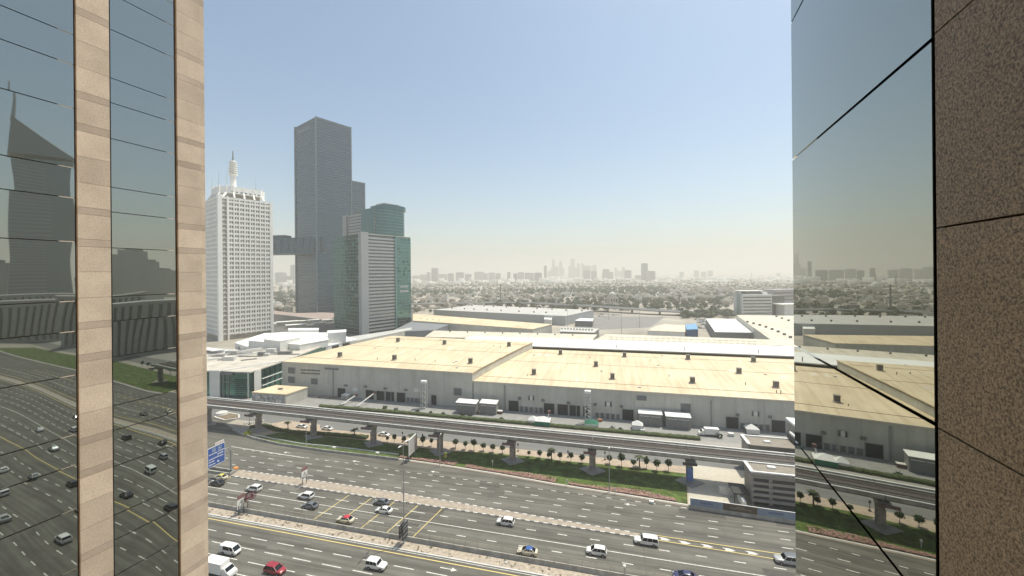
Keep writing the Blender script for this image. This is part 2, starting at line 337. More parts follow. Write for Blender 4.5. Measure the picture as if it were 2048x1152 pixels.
# far end of the island with its low wall by the sign gantry
tag(MB().bar((isl_t[0][0], 101.2, 0.4), (isl_t[0][0] - 60, 102.5, 0.4), 0.35, 0.8).bar((isl_t[0][0], 101.2, 0.4), (isl_t[0][0], 99.3, 0.4), 0.35, 0.8).bar((isl_t[0][0], 99.3, 0.4), (isl_t[0][0] - 60, 99.2, 0.4), 0.35, 0.8).build('island_wall', concrete, rz=-AL),
    'low concrete wall around the island end below the blue gantry', 'wall')

# ------------------------------------------------------------ soil strip, concrete barrier and its fence
ss = rsheet('soil_strip', [(-400, 81.75), (500, 81.75), (500, 84.3), (-400, 84.3)], 0.12, soil)
tag(MB().bar((-400, 81.75, 0.08), (500, 81.75, 0.08), 0.3, 0.2).build('kerb', conc_l, rz=-AL), kind='structure')
tuft = MB()
for i in range(260):
    u = random.uniform(-120, 40); v = random.uniform(82.1, 84.0); r = random.uniform(0.12, 0.4)
    for k in range(4):
        a = random.uniform(0, 6.28); tuft.face([(u, v, 0.1), (u + r*math.cos(a), v + r*math.sin(a), r*0.8), (u + r*math.cos(a+0.9), v + r*math.sin(a+0.9), r*0.6)])
tag(tuft.build('dry_tufts', mat('dry_scrub', (0.14, 0.11, 0.07), 0.95, var=0.4, scale=2), rz=-AL), 'dry scrub tufts scattered along the soil strip by the barrier', 'scrub', kind='stuff')
rail_t = mat('rail_tan', (.42, .37, .28), .6, var=.1); bar = empty('concrete_barrier', W(-60, 84.9), -AL, 'long concrete barrier with wire fence between two carriageways', 'barrier')
seg = MB().loft([[(x, -0.32, 0), (x, 0.32, 0), (x, 0.16, 0.35), (x, 0.11, 1.05), (x, -0.11, 1.05), (x, -0.16, 0.35)] for x in (0.02, 5.96)]).mesh('barrier_segment'); seg.materials.append(concrete)
pst = MB().box(-0.04, 0.04, -0.04, 0.04, 1.05, 2.3).mesh('fence_post'); pst.materials.append(steel)
for i in range(-25, 22): link('barrier_segment', seg, bar, (i * 6.0, 0, 0))
for i in range(-26, 46): link('fence_post', pst, bar, (i * 3.0, 0, 0))
MB().box(-150, 132, -0.03, 0.03, 2.2, 2.3).build('top_rail', rail_t, bar)


# ============================================================ elevated railway
via = empty('metro_viaduct', W(0, 0), -AL, 'elevated concrete railway viaduct on single piers beside the highway', 'viaduct')
def vc(u): return 129.6 - 0.0165 * (u + 5)          # centre line
ZT, ZB = 9.9, 7.85
SP = 27.6; PU = [-170.9 - 27.6, -170.9 + 0.0, -143.2, -115.4, -87.8, -60.0, -32.6, -5.5, 23.9, 51.5, 79, 106.6, 134, 162, 190, 217, 245, 272]
HWD = 4.45
viam = mat('viaduct_concrete', (.35, .34, .315), .85, var=.15, scale=.4); layer(viam, (1.5, 1.5, 5), .78, 1.06, (1, .98, .95), detail=6)
capm = mat('parapet_cap_paint', (.62, .61, .57), .7, var=.12, scale=.8)
def girder(name, u0, u1):
    def sec(u):
        c = vc(u)
        return [(u, c-HWD, ZT), (u, c-HWD+0.02, ZT-0.9), (u, c-HWD*0.86, ZB+0.75), (u, c-HWD*0.55, ZB), (u, c+HWD*0.55, ZB), (u, c+HWD*0.86, ZB+0.75), (u, c+HWD-0.02, ZT-0.9), (u, c+HWD, ZT),
                (u, c+HWD-0.55, ZT), (u, c+HWD-0.75, ZB+1.15), (u, c-HWD+0.75, ZB+1.15), (u, c-HWD+0.55, ZT)]
    return MB().loft([sec(u0), sec(u1)]).build(name, viam, via)
trackm = mat('track_bed', (0.105, 0.093, 0.083), 0.95, var=0.2, scale=0.8, stretch=(0.3, 2, 1))
plinth = mat('track_plinth', (0.24, 0.21, 0.19), 0.9, var=0.15, scale=1)
railm = mat('rail', (0.22, 0.17, 0.14), 0.4, 0.8, var=0.1)
for i in range(len(PU) - 1):
    a, b = PU[i] + 0.06, PU[i+1] - 0.06
    gd = girder('girder_span', a, b)
    def strip(name, off, w, z0, z1, m, par):
        p = [(a, vc(a)+off-w/2), (b, vc(b)+off-w/2), (b, vc(b)+off+w/2), (a, vc(a)+off+w/2)]; return MB().prism(p, z0, z1).build(name, m, par)
    strip('track_bed', 0, 7.1, ZB + 1.1, ZB + 1.2, trackm, gd)
    for s in (-1, 1):
        strip('parapet_cap', s * (HWD - 0.27), 0.5, ZT + 0.003, ZT + 0.12, capm, gd)
        for t in (-0.75, 0.75):
            strip('rail_plinth', s * 1.9 + t, 0.55, ZB + 1.2, ZB + 1.42, plinth, gd); strip('rail', s * 1.9 + t, 0.09, ZB + 1.42, ZB + 1.58, railm, gd)
    strip('walkway', 0, 0.95, ZB + 1.2, ZB + 1.5, trackm, gd)  # walkway darkened to track tone: the trough's shade put into its colour
    for s in (-1, 1): strip('cable_ledge', s * (HWD - 0.95), 0.5, ZB + 1.2, ZT - 0.35, concrete if s > 0 else conc_l, gd)
    if -145 < a < 80:
        hp = MB()
        x = a
        while x < b: hp.box(x-0.03, x+0.03, vc(x)-HWD+0.5, vc(x)-HWD+0.56, ZT+0.1, ZT+0.75); x += 3.9
        for z in (0.72, 0.42): hp.bar((a, vc(a)-HWD+0.53, ZT+z), (b, vc(b)-HWD+0.53, ZT+z), 0.05)
        hp.build('handrail', steel, gd)
piercol = mat('pier_concrete', (0.27, 0.26, 0.25), 0.85, var=0.2, scale=0.6)
pierart = mat('pier_panel', (0.30, 0.25, 0.22), 0.8, var=0.5, scale=0.9)
redm = mat('dull_red_soffit', (0.17, 0.10, 0.09), 0.85, var=0.2, scale=0.8)
bluem = mat('blue_screen', (0.09, 0.16, 0.38), 0.5, var=0.35, scale=1.2)
for i, u in enumerate(PU):
    c = vc(u); last = abs(u - 23.9) < 1
    pr = MB().lathe([(1.02, 0.0), (1.0, 5.2), (1.25, 6.7), (1.6, 7.2)], (u, c - 0.4), 16).build('pier', piercol, via, smooth=False)
    # hammerhead: tapers out under the girder
    y0, y1 = c - 4.3, c + 3.4
    MB().loft([[(x, y0, 7.05), (x, y1, 7.05), (x, y1, 7.38), (x, y0, 7.38)] if False else [(x, y0, 7.4), (x, c - 1.9, 6.65), (x, c + 1.1, 6.65), (x, y1, 7.4), (x, y1, 7.83), (x, y0, 7.83)] for x in (u - 1.3, u + 1.3)]).build('pier_cap', concrete, pr)
    MB().box(u - 2.6, u + 1.4, c - 4.9, c - 4.35, 7.15, 7.8).build('cap_sign_band', redm if not last else darkm, pr)
    MB().box(u - 0.9, u + 0.9, c - 1.46, c - 1.40, 0.9, 5.0).build('pier_panel', pierart if not last else bluem, pr)
    MB().box(u + 0.06 - 0.09, u + 0.09, c - HWD - 0.1, c - HWD - 0.02, ZB + 0.6, ZT - 0.1).build('drain_pipe', darkm, pr)
    MB().prism([(u - 4.3, c - 0.6), (u, c - 4.2), (u + 4.3, c - 0.6), (u, c + 3.0)], 0.10, 0.19 + 0.12).build('pier_plinth', mat('plinth_paving', (0.3, 0.28, 0.26), 0.9, var=0.15, scale=1), pr)

# ============================================================ station entrance and hoarding
st = empty('station_entrance', W(46, 122), -AL, 'grey louvred station entrance block with flat gravel roof', 'station')
slat = mat('station_cladding', (0.30, 0.28, 0.255), 0.6, 0.2, var=0.08, scale=0.5)
def sbox(name, u0, u1, v0, v1, z0, z1, m, par=st): return MB().box(u0-46, u1-46, v0-122, v1-122, z0, z1).build(name, m, par)
u0, u1, v0, v1 = 37.6, 52.5, 118.6, 124.9
sbox('body', u0 + 0.4, u1 + 26, v0 + 0.6, v1, 0.0, 9.1, slat)
sbox('roof_slab', u0, u1, v0, v1, 9.1, 9.72, brownroof)
for n_, a in (('front', (u0, u1, v0, v0+0.5)), ('back', (u0, u1, v1-0.4, v1)), ('side', (u0, u0+0.9, v0+0.5, v1-0.4))): sbox('parapet', *a, 9.1, 10.05, white)
sbox('roof_hatch', 43, 45, 121.8, 122.9, 9.7, 10.2, white)
for r_ in range(5):
    z = 7.9 - r_ * 1.55
    for a, b in ((38.6, 42.2), (43.2, 49.6), (50.6, 58)):
        sbox('louvre', a, b, v0 + 0.45, v0 + 0.6, z - 0.75, z, darkm)
    sbox('cladding_band', u0 + 0.3, u1 + 26, v0 + 0.35 - 0.12*r_, v0 + 0.75, z - 1.5, z - 0.8, slat)
for r_ in range(4): sbox('front_step', u0 + 1, u1 + 26, 114.3 + r_ * 0.9, 118.6, r_ * 0.3, (r_ + 1) * 0.3, darkm if r_ % 2 else slat)
sbox('stair_parapet', 35.3, 36.0, 116.8, 122.3, 0, 2.3, white); sbox('ramp_wall', 31, 35.2, 123.2, 124.0, 0, 2.4, conc_l); sbox('low_canopy', 33.5, 37.6, 119, 124.6, 3.0, 3.3, darkm); sbox('canopy_post', 33.7, 33.9, 119.2, 119.4, 0, 3.0, darkm); sbox('canopy_post', 33.7, 33.9, 124.2, 124.4, 0, 3.0, darkm)
st2 = empty('station_hall', W(56, 141), -AL, 'station building across the tracks with white roof edge', 'station')
def s2(name, a, m): return MB().box(a[0]-56, a[1]-56, a[2]-141, a[3]-141, a[4], a[5]).build(name, m, st2)
s2('body', (43.2, 58, 137.6, 144.5, 0, 9.1), slat); s2('roof_slab', (42.8, 57, 137.4, 144.7, 9.1, 9.7), brownroof)
s2('parapet', (42.8, 43.7, 137.4, 144.7, 9.7, 10.1), white); s2('parapet', (43.7, 57, 144.2, 144.7, 9.7, 10.1), white); s2('roof_hatch', (48.5, 50.3, 140, 141, 9.7, 10.2), white)
s2('upper_block', (59.5, 95, 140.5, 150, 0, 14.2), slat); s2('upper_roof', (58.6, 95, 139.8, 150.6, 14.2, 14.9), whiteroof); s2('upper_roof_step', (63, 95, 146, 151.5, 14.9, 15.5), whiteroof)
s2('link_wall', (57.2, 59.5, 138, 146, 0, 11.5), darkm); s2('white_fin', (57.4, 58.2, 134.9, 145, 11.5, 12.2), white)
shell = empty('station_shell', W(60, 131), -AL, 'white framed station roof spanning the railway tracks', 'station roof')
MB().loft([[(x, -7.6, 9.8 if x else 9.8), (x, -7.6, 10.4), (x, -3.5, 14.5), (x, 3.5, 15.5), (x, 7.6, 13.8), (x, 7.6, 13.0), (x, 3.5, 14.7), (x, -3.5, 13.7)] for x in (0, 70)]).build('roof_shell', white, shell)
for x in (0.2, 2.4, 4.6): MB().bar((x, -7.4, 10.2), (x, -3.4, 14.2), 0.5).bar((x, -7.4, 0.0), (x, -7.4, 10.2), 0.5).build('frame_rib', white, shell)
fc = rsheet('station_forecourt', [GU(1376.5, 1011), (36, 113.9), (78, 111.9), (78, 138.6), GU(1377, 929)], 0.13, mat('forecourt_paving', (0.50, 0.46, 0.38), 0.9, var=0.1, scale=0.7))
# hoarding with printed panels
a = Vector(GU(1377.5, 1017)); b = Vector(GU(1600, 1050)); d = b - a; L = d.length
ho = empty('hoarding', W(a.x, a.y), -AL + math.atan2(d.y, d.x), 'low roadside hoarding with pale blue and brown printed panels', 'hoarding')
hb = mat('hoarding_blue', (0.22, 0.27, 0.35), 0.6, var=0.08, scale=0.6); hbr = mat('hoarding_brown', (0.10, 0.075, 0.055), 0.6, var=0.1, scale=0.6)
ink = mat('print_dark_blue', (0.11, 0.14, 0.24), 0.6, var=0); inkp = mat('print_pale', (0.35, 0.31, 0.27), 0.6, var=0)
MB().box(0, L + 25, 0.0, 0.35, 0, 1.0).build('base_wall', concrete, ho)
x = 0.4
for k, (wd, m) in enumerate(((8.1, hb), (8.1, hbr), (8.7, hb), (8.0, hbr), (8.0, hb))):
    p = MB().box(x, x + wd - 0.02, 0.02, 0.12, 1.0, 2.9).build('printed_panel', m, ho)
    MB().box(x, x + wd - 0.02, -0.02, 0.16, 2.9, 2.98).build('panel_cap', white, p)
    mb = MB(); r2 = random.Random(k)
    if m is hb:
        t = x + wd * 0.30
        while t < x + wd * 0.70: c = r2.uniform(0.16, 0.26); mb.box(t, t + c, -0.004, 0.02, 1.75, 2.3 if r2.random() < 0.7 else 2.15); t += c + 0.1
        mb.build('lettering', ink, p)
    else:
        for z, a0, a1 in ((2.15, .4, .6), (1.75, .2, .8)): 
            t = x + wd*a0
            while t < x + wd*a1: c = r2.uniform(0.1, 0.35); mb.box(t, t + c, -0.004, 0.02, z, z + 0.16); t += c + 0.08
        mb.build('lettering', inkp, p)
    x += wd
# ============================================================ planting
def crown_arrays(n, rx, rz, leafsz, seed, shell=0.55, lumps=5):
    lumps = lumps + seed % 3
    r = np.random.default_rng(seed)
    d = r.normal(size=(n, 3)); d /= np.linalg.norm(d, axis=1)[:, None]
    rad = shell + (1 - shell) * r.random(n) ** 0.6
    lump = 1 + 0.22 * np.sin(d[:, 0] * lumps + seed) * np.cos(d[:, 1] * lumps - seed * 2) + 0.16 * np.sin(d[:, 2] * lumps * 1.3 + seed)
    p = d * (rad * lump)[:, None] * np.array([rx, rx, rz])
    a = r.normal(size=(n, 3)); a /= np.linalg.norm(a, axis=1)[:, None]; b = np.cross(a, d + 0.35 * r.normal(size=(n, 3))); b /= np.linalg.norm(b, axis=1)[:, None] + 1e-6
    s = (leafsz * (0.6 + 0.8 * r.random(n)))[:, None]
    v = np.stack([p - a*s - b*s*0.6, p + a*s - b*s*0.6, p + a*s*0.8 + b*s*0.6, p - a*s*0.8 + b*s*0.6], 1).reshape(-1, 3)
    f = np.arange(n * 4).reshape(n, 4)
    return v, f
def crown_mesh(name, n, rx, rz, leafsz, seed, m, zc=0.0, **k):
    v, f = crown_arrays(n, rx, rz, leafsz, seed, **k); v = v + np.array([0, 0, zc]); return npmesh(name, v, f, m)
# clipped round-headed trees in the sand verge
TR = [(775, 884, .8), (789, 886, .9), (808, 889, 1.0), (846, 893, 1.25), (863, 892, .7), (911, 896, 1.0), (931, 899, 1.05), (948, 901, 1.0), (967, 902, 1.05), (986, 905, 1.1), (1005, 907, 1.05), (1058, 914.5, .7), (1079, 917, 1.05), (1098, 919.5, .8), (1120, 922.5, 1.0), (1142, 924.5, 1.05), (1164, 927, 1.05), (1219, 928, 1.05), (1243, 933, 1.25), (1267, 936.5, 1.0), (1293, 937, 1.1), (1314, 942, 1.2), (1337, 942.5, 1.15)]
cm = [crown_mesh('crown', 420, 1.05, 0.95, 0.17, s, leaf, 2.6, shell=0.4) for s in (1, 2, 3, 4)]
tm = MB().tube((0, 0, 0), (0.05, 0, 1.2), 0.09, 0.07, 6).tube((0.05, 0, 1.2), (0.0, 0.05, 2.5), 0.07, 0.03, 6).tube((0.05, 0, 1.3), (0.5, 0.2, 2.5), 0.04, 0.02, 5).tube((0.05, 0, 1.3), (-0.45, -0.25, 2.5), 0.04, 0.02, 5).mesh('trunk'); tm.materials.append(barkm)
NTH = 'first second third fourth fifth sixth seventh eighth ninth tenth eleventh twelfth thirteenth fourteenth fifteenth sixteenth seventeenth eighteenth nineteenth twentieth twenty-first twenty-second twenty-third twenty-fourth'.split()
for i, (x, y, s) in enumerate(TR):
    p = G(x, y, 0.1); t = empty('clipped_tree', p, random.uniform(0, 6), NTH[i] + ' round-headed clipped tree along the sandy verge, counted from the billboard', 'tree', 'clipped trees along the sandy verge'); s *= random.uniform(.78, 1.0); t.scale = (s * random.uniform(.85, 1.15), s, s * random.uniform(0.9, 1.2))
    link('trunk', tm, t); link('crown', cm[i % 4], t)
for u in range(90, 330, 9):      # the row goes on beyond the station
    p = W(u + random.uniform(-1, 1), 135.3, 0.02); t = empty('clipped_tree', p, random.uniform(0, 6), 'small round-headed clipped tree beyond the station by the far lawn', 'tree', 'clipped trees beyond the station'); t.scale = (1.05,) * 3
    link('trunk', tm, t); link('crown', cm[u % 4], t)
# palms
def frond(mb, az, l, droop):
    pts = [Vector((math.cos(az)*l*t, math.sin(az)*l*t, 0.5*l*(t*0.9 - droop*t*t))) for t in (0, .25, .5, .75, 1)]
    side = Vector((-math.sin(az), math.cos(az), 0))
    for k in range(4):
        w0 = 0.28 * (1 - abs(k/4 - .4)); w1 = 0.28 * (1 - abs((k+1)/4 - .4)) if k < 3 else 0.03; dz = Vector((0, 0, -0.18))
        for s in (-1, 1): mb.face([pts[k], pts[k+1], pts[k+1] + side*s*w1 + dz*w1*3, pts[k] + side*s*w0 + dz*w0*3])
pm = MB(); rr = random.Random(3)
for k in range(22): frond(pm, k * 2.4, rr.uniform(1.5, 2.0), rr.uniform(0.6, 2.0))
pmesh = pm.mesh('fronds'); pmesh.materials.append(mat('palm_frond', (0.055, 0.075, 0.03), 0.8, var=0.3, scale=1))
pt = MB().lathe([(0.26, 0), (0.2, 0.6), (0.17, 3.0), (0.22, 3.5)], (0, 0), 8).mesh('trunk'); pt.materials.append(barkm)
for x, y, s, lab in ((1103, 919.5, 1.0, 'young date palm standing among the clipped trees nearest the middle piers'), (1279, 934.5, 1.05, 'young date palm in the verge near the last pier before the station'), (576, 858, .85, 'small palm on the sand patch beside the parked white cars'), (709, 876, 1.0, 'palm by the low hedge end next to a railway pier'), (822, 883, .8, 'slim palm behind the white billboard')):
    t = empty('palm_tree', G(x, y, 0.1), random.random() * 6, lab, 'palm'); t.scale = (s,) * 3; link('trunk', pt, t); link('fronds', pmesh, t, (0, 0, 3.4))
for u in (128, 205):
    t = empty('palm_tree', W(u, 136.4, 0.02), 1.0, 'palm beyond the station beside the far lawn', 'palm', 'palms beyond the station'); link('trunk', pt, t); link('fronds', pmesh, t, (0, 0, 3.4))
# flower bed along the kerb, made of small blossoms
fl = []
eu = [p[0] for p in edge]; ev = [p[1] for p in edge]
for i in range(3600):
    u = random.uniform(GU(797, 917)[0], GU(1374, 1008)[0]); t = (u - eu[6]) / (eu[-1] - eu[6])
    off = 0.75 + random.random() ** 1.6 * (1.9 + 0.9 * math.sin(u * 0.21))
    if math.sin(u * 0.55) + math.sin(u * 0.17 + 1) < -1.35: continue
    fl.append((u, np.interp(u, eu, ev) + off))
fl = np.array(fl); nF = len(fl); s = 0.16 + 0.16 * rng.random(nF); z = 0.16 + 0.3 * rng.random(nF); an = rng.random(nF) * 6.28
vv = np.zeros((nF, 4, 3))
for k in range(4):
    vv[:, k, 0] = fl[:, 0] + s * np.cos(an + k * 1.571); vv[:, k, 1] = fl[:, 1] + s * np.sin(an + k * 1.571); vv[:, k, 2] = z + (0.06 if k % 2 else -0.05)
me = npmesh('flower_bed', vv.reshape(-1, 3), np.arange(nF * 4).reshape(nF, 4), flowerm); o = link('flower_bed', me, rz=-AL); tag(o, 'band of pink and red flowers along the lawn kerb', 'flowers', kind='stuff')
# hedges
def hedge(pts, w, h, label, name='hedge'):
    a = MB(); n_ = []
    for i in range(len(pts) - 1):
        p, q = Vector(pts[i]), Vector(pts[i+1]); m = max(2, int((q-p).length / 1.0))
        for k in range(m + (i == len(pts) - 2)): n_.append(p.lerp(q, k / m))
    loops = []
    for i, p in enumerate(n_):
        d = (n_[min(i+1, len(n_)-1)] - n_[max(i-1, 0)]).normalized(); sd = Vector((-d.y, d.x)); j = random.uniform(-.15, .15); hh = h + random.uniform(-.14, .14)
        loops.append([(p.x + sd.x*x_, p.y + sd.y*x_, z_) for x_, z_ in ((-w/2+j, 0), (-w/2-0.1+j, hh*.7), (-w/4, hh), (w/4, hh+.05), (w/2+.1-j, hh*.7), (w/2-j, 0))])
    h_o = tag(a.loft(loops).build(name, hedgem, rz=-AL), label, 'hedge'); nn_ = int(len(n_) * 26); idx = rng.integers(0, len(n_), nn_); lf = MB()
    for j in idx:
        p = n_[j]; x_ = p.x + random.uniform(-.6, .6); y_ = p.y + random.uniform(-w*.55, w*.55); z_ = h * random.uniform(.55, 1.12); s_ = random.uniform(.1, .22); a_ = random.uniform(0, 6.3)
        lf.face([(x_, y_, z_), (x_ + s_*math.cos(a_), y_ + s_*math.sin(a_), z_ + s_*.6), (x_ + s_*math.cos(a_+1.2), y_ + s_*math.sin(a_+1.2), z_ + s_*.9)])
    tag(lf.build('leaves', leaf, h_o), kind='stuff'); return h_o
hedge([GU(640, 814), (-90, 161.9), (-40, 162.0), (34, 161.9)], 1.6, 1.25, 'long clipped green hedge between the railway and the loading yard')
hedge([GU(500, 857), GU(530, 853), GU(555, 862), GU(600, 868), GU(660, 871), GU(735, 877)], 1.5, 1.2, 'low winding hedge along the lawn by the roundabout')
# roundabout and ramp walls on the left
rb = [GU(*p) for p in ((430, 835), (432, 829), (445, 824), (478, 830), (478, 837), (450, 841))]
o = rsheet('roundabout_island', rb, 0.2, mat('island_soil', (0.2, 0.16, 0.11), 0.95, var=0.3, scale=0.6)); kb = MB()
for i in range(len(rb)): kb.bar((*rb[i], 0.15), (*rb[(i+1) % len(rb)], 0.15), 0.6, 0.35)
kb.build('kerb', conc_l, o)
tag(MB().lathe([(2.6, 0.2), (2.3, 1.2), (1.2, 1.6)], (0, 0), 14).build('round_planter', conc_l, loc=G(443, 829.5)), 'pale round planter on the roundabout island', 'planter')
rw = empty('ramp_wall', W(*GU(520, 880)), -AL, 'curved concrete crash wall at the edge of the ramp and lawn', 'wall'); L = GU(520, 880)
pts = [(x - L[0], y - L[1] - 0.9) for x, y in edge[1:7]]
for i in range(len(pts) - 1): MB().bar((*pts[i], 0.42), (*pts[i+1], 0.42), 0.3, 0.84).build('wall_segment', concrete, rw)
pts = [(x - L[0], y - L[1]) for x, y in (GU(478, 861), GU(505, 870), GU(545, 879), GU(600, 889), GU(700, 899), GU(797, 911))]
for i in range(len(pts) - 1): MB().bar((*pts[i], 0.35), (*pts[i+1], 0.35), 0.25, 0.5).build('upper_wall_segment', conc_l, rw)
up = rsheet('sand_patch', [GU(*p) for p in ((541, 848), (575, 842), (640, 850), (640, 864), (600, 866), (560, 864))], 0.16, sand)
for i in range(9):       # row of pale bollards on the roundabout edge
    p = G(490 + i * 4.6, 848.5 - i * 0.55); o = MB().lathe([(0.28, 0), (0.28, 0.8), (0.12, 1.0)], (0, 0), 8).build('bollard', white, loc=p); tag(o, 'short white bollard in a row at the roundabout edge', 'bollard', 'bollards at the roundabout edge')
def shrub(x, y, s, m, lab):
    o = link('shrub', crown_mesh('shrub', 160, s, s * .8, s * 0.2, int(x), m, s * .7), loc=G(x, y, 0.05)); tag(o, lab, 'shrub')
yel = mat('yellow_blossom', (0.35, 0.36, 0.06), 0.85, var=0.3, scale=2)
shrub(496, 871, 1.3, yel, 'yellow-green shrub on the lawn near the ramp wall'); 
o = empty('sapling', G(891, 923, .1), 0, 'slim yellow-leaved sapling beside a lamp post on the lawn', 'tree'); MB().tube((0, 0, 0), (0, 0, 2.4), .05, .03, 6).build('trunk', barkm, o); link('crown', crown_mesh('crown', 120, .55, 1.2, .14, 9, yel, 2.2), o)

# ============================================================ street furniture
def lamp(name, p, h, label, arms=((0, 1), (0, -1)), al=2.2, rz=-AL, r=0.16):
    t = empty(name, p, rz, label, 'street lamp')
    MB().tube((0, 0, 0), (0, 0, h), r, r * .5, 8).build('pole', steel, t); MB().box(-.3, .3, -.3, .3, 0, .35).build('base', conc_l, t)
    for ax, ay in arms:
        MB().tube((0, 0, h - .3), (ax * al * .55, ay * al * .55, h), .06, .05, 6).build('arm', steel, t)
        e = Vector((ax, ay, 0)) * al; MB().hexa([e*.5 + Vector((-.18*abs(ay), -.18*abs(ax), h-.08)), e*.5 + Vector((.18*abs(ay), .18*abs(ax), h-.08)), e + Vector((.1*abs(ay), .1*abs(ax), h+.02)), e + Vector((-.1*abs(ay), -.1*abs(ax), h+.02))],
              [e*.5 + Vector((-.18*abs(ay), -.18*abs(ax), h+.1)), e*.5 + Vector((.18*abs(ay), .18*abs(ax), h+.1)), e + Vector((.1*abs(ay), .1*abs(ax), h+.12)), e + Vector((-.1*abs(ay), -.1*abs(ax), h+.12))]).build('lamp_head', white, t)
    return t
def hgt(px, ybase, ytop):
    p = G(px, ybase); return p, 65 - (ytop - (YH - (px - CX) * math.tan(ROLL))) * p.y / F
p, h = hgt(808, 1087, 888); t = lamp('street_lamp', p, h, 'tall double-armed steel highway lamp carrying dark sign boards near its foot')
for k, (x, z0, z1) in enumerate(((0.5, 1.6, 5.2), (-0.45, 2.0, 4.8))):
    bd = MB().box(x - .06, x + .06, -1.5, .9, z0, z1).build('sign_board', darkm, t)
    for z in (.2, .55, .8): MB().box(x + .062, x + .075, -1.3, .8, z0 + (z1-z0)*z, z0 + (z1-z0)*z + .16).build('text_line', mat('sign_grey', (.35, .36, .38), .6, var=0), bd)
p, h = hgt(1219, 985, 898); lamp('street_lamp', p, h, 'slim lamp post rising from the flower bed near a pier', arms=((0, 1),), al=1.0)
p, h = hgt(880, 933, 870); lamp('street_lamp', p, h, 'lamp post in front of the pier next to the white billboard', arms=((0, 1),), al=1.2)
p, h = hgt(612.5, 891, 853); lamp('street_lamp', p, h, 'lamp post at the ramp edge of the lawn', arms=((0, 1),), al=1.0)
p, h = hgt(1249, 1165, 1133); tag_ = lamp('bollard_lamp', p, h, 'dark post lamp with white cap by the barrier', arms=(), r=.2)
MB().lathe([(.32, h), (.32, h + .25), (.1, h + .4)], (0, 0), 10).build('cap', white, tag_); 
p, h = hgt(1012, 1127, 1106); tag_ = lamp('bollard_lamp', p, h, 'short dark post in the soil strip by the fence', arms=(), r=.1)
for x, yb, yt, lab in ((1036, 903, 887, 'beside the third pier'), (1136, 915, 901, 'between two piers'), (805, 885, 864, 'near the billboard'), (845, 885, 868, 'behind the largest clipped tree'), (499, 849, 827, 'at the roundabout'), (1293, 927, 912, 'by the last palm'), (1210, 920, 903, 'near the flower bed lamp')):
    p, h = hgt(x, yb, yt); t = lamp('road_post', p, h, 'thin dark post ' + lab, arms=(), r=.09); t['category'] = 'post'
    for c in t.children: c.data.materials[0] = darkm
    MB().box(-.25, .25, -.08, .08, h - .7, h).build('plate', darkm, t)
# billboard
pa, pb = G(819, 924, 0.1), G(831.5, 911, 0.1); d = pb - pa
bb = empty('billboard', pa, math.atan2(d.y, d.x), 'white roadside billboard with small dark print on posts', 'billboard'); L = d.length
MB().box(-.6, L + 1.0, -.12, .12, 2.2, 7.6).build('panel', mat('billboard_face', (.62, .6, .56), .6, var=.05), bb)
for x in (0.3, L - .2): MB().box(x-.12, x+.12, .13, .36, 0, 7.0).build('post', steel, bb)
ln = MB(); r2 = random.Random(5)
for k in range(11):
    z = 7.1 - k * .42; t = 0.1
    while t < L * .8: c = r2.uniform(.15, .8); ln.box(t, t + c, -.13, -.12, z, z + .14); t += c + .15
ln.build('print', mat('billboard_ink', (.16, .16, .17), .6, var=0), bb); MB().box(L*.72, L+.9, -.125, -.118, 2.4, 7.4).build('side_panel', mat('billboard_brown', (.34, .29, .26), .6, var=.15, scale=2), bb)
MB().box(-.7, L + 1.1, -.16, .16, 7.6, 7.75).build('frame', white, bb)
# big triangular warning boards
def warn(px, py, lab):
    p = G(px, py, 0.14); t = empty('warning_sign', p, math.atan2(*reversed(((p.y), -p.x)[:2])) , lab, 'road sign'); t.rotation_euler.z = R(72)
    for x in (-.75, .75): MB().box(x-.07, x+.07, -.07, .07, 0, 2.6).build('post', darkm, t)
    MB().box(-1.05, 1.05, -.05, .05, 1.7, 4.2).build('board', white, t)
    MB().box(-1.05, 1.05, -.05, .05, 4.2, 5.3).build('header', mat('sign_red', (.26, .14, .13), .6, var=.15), t)
    mb = MB()
    for a, b in (((-.75, 2.3), (.0, 3.8)), ((.0, 3.8), (.75, 2.3)), ((.75, 2.3), (-.75, 2.3))): mb.bar((a[0], -.06, a[1]), (b[0], -.06, b[1]), .14, .03)
    mb.build('triangle', mat('sign_dark', (.12, .10, .10), .6, var=0), t); MB().box(-.06, .06, -.066, -.052, 2.6, 3.2).build('symbol', MATS['sign_dark'], t)
    MB().box(-.8, .8, -.06, -.05, 1.85, 2.0).build('text_line', MATS['sign_dark'], t)
    return t
warn(609, 968, 'white triangle warning board with red header on the paved island'); warn(482, 1028, 'white triangle warning board with red header in the soil strip beside a dark red bush')
o = link('bush', crown_mesh('bush', 260, 2.0, .9, .22, 77, mat('dark_red_leaf', (.13, .055, .06), .9, var=.35, scale=1.5), .0), loc=G(495, 1020, .14) + Vector((0, 0, 3.6))); 
MB().tube((0, 0, -3.6), (0.1, 0, -1.6), .12, .08, 6).tube((.1, 0, -1.6), (.9, 0, -.2), .07, .04, 6).tube((.1, 0, -1.6), (-.8, 0, -.2), .07, .04, 6).build('trunk', barkm, o); tag(o, 'dark red leafy bush spreading beside the warning board', 'bush')
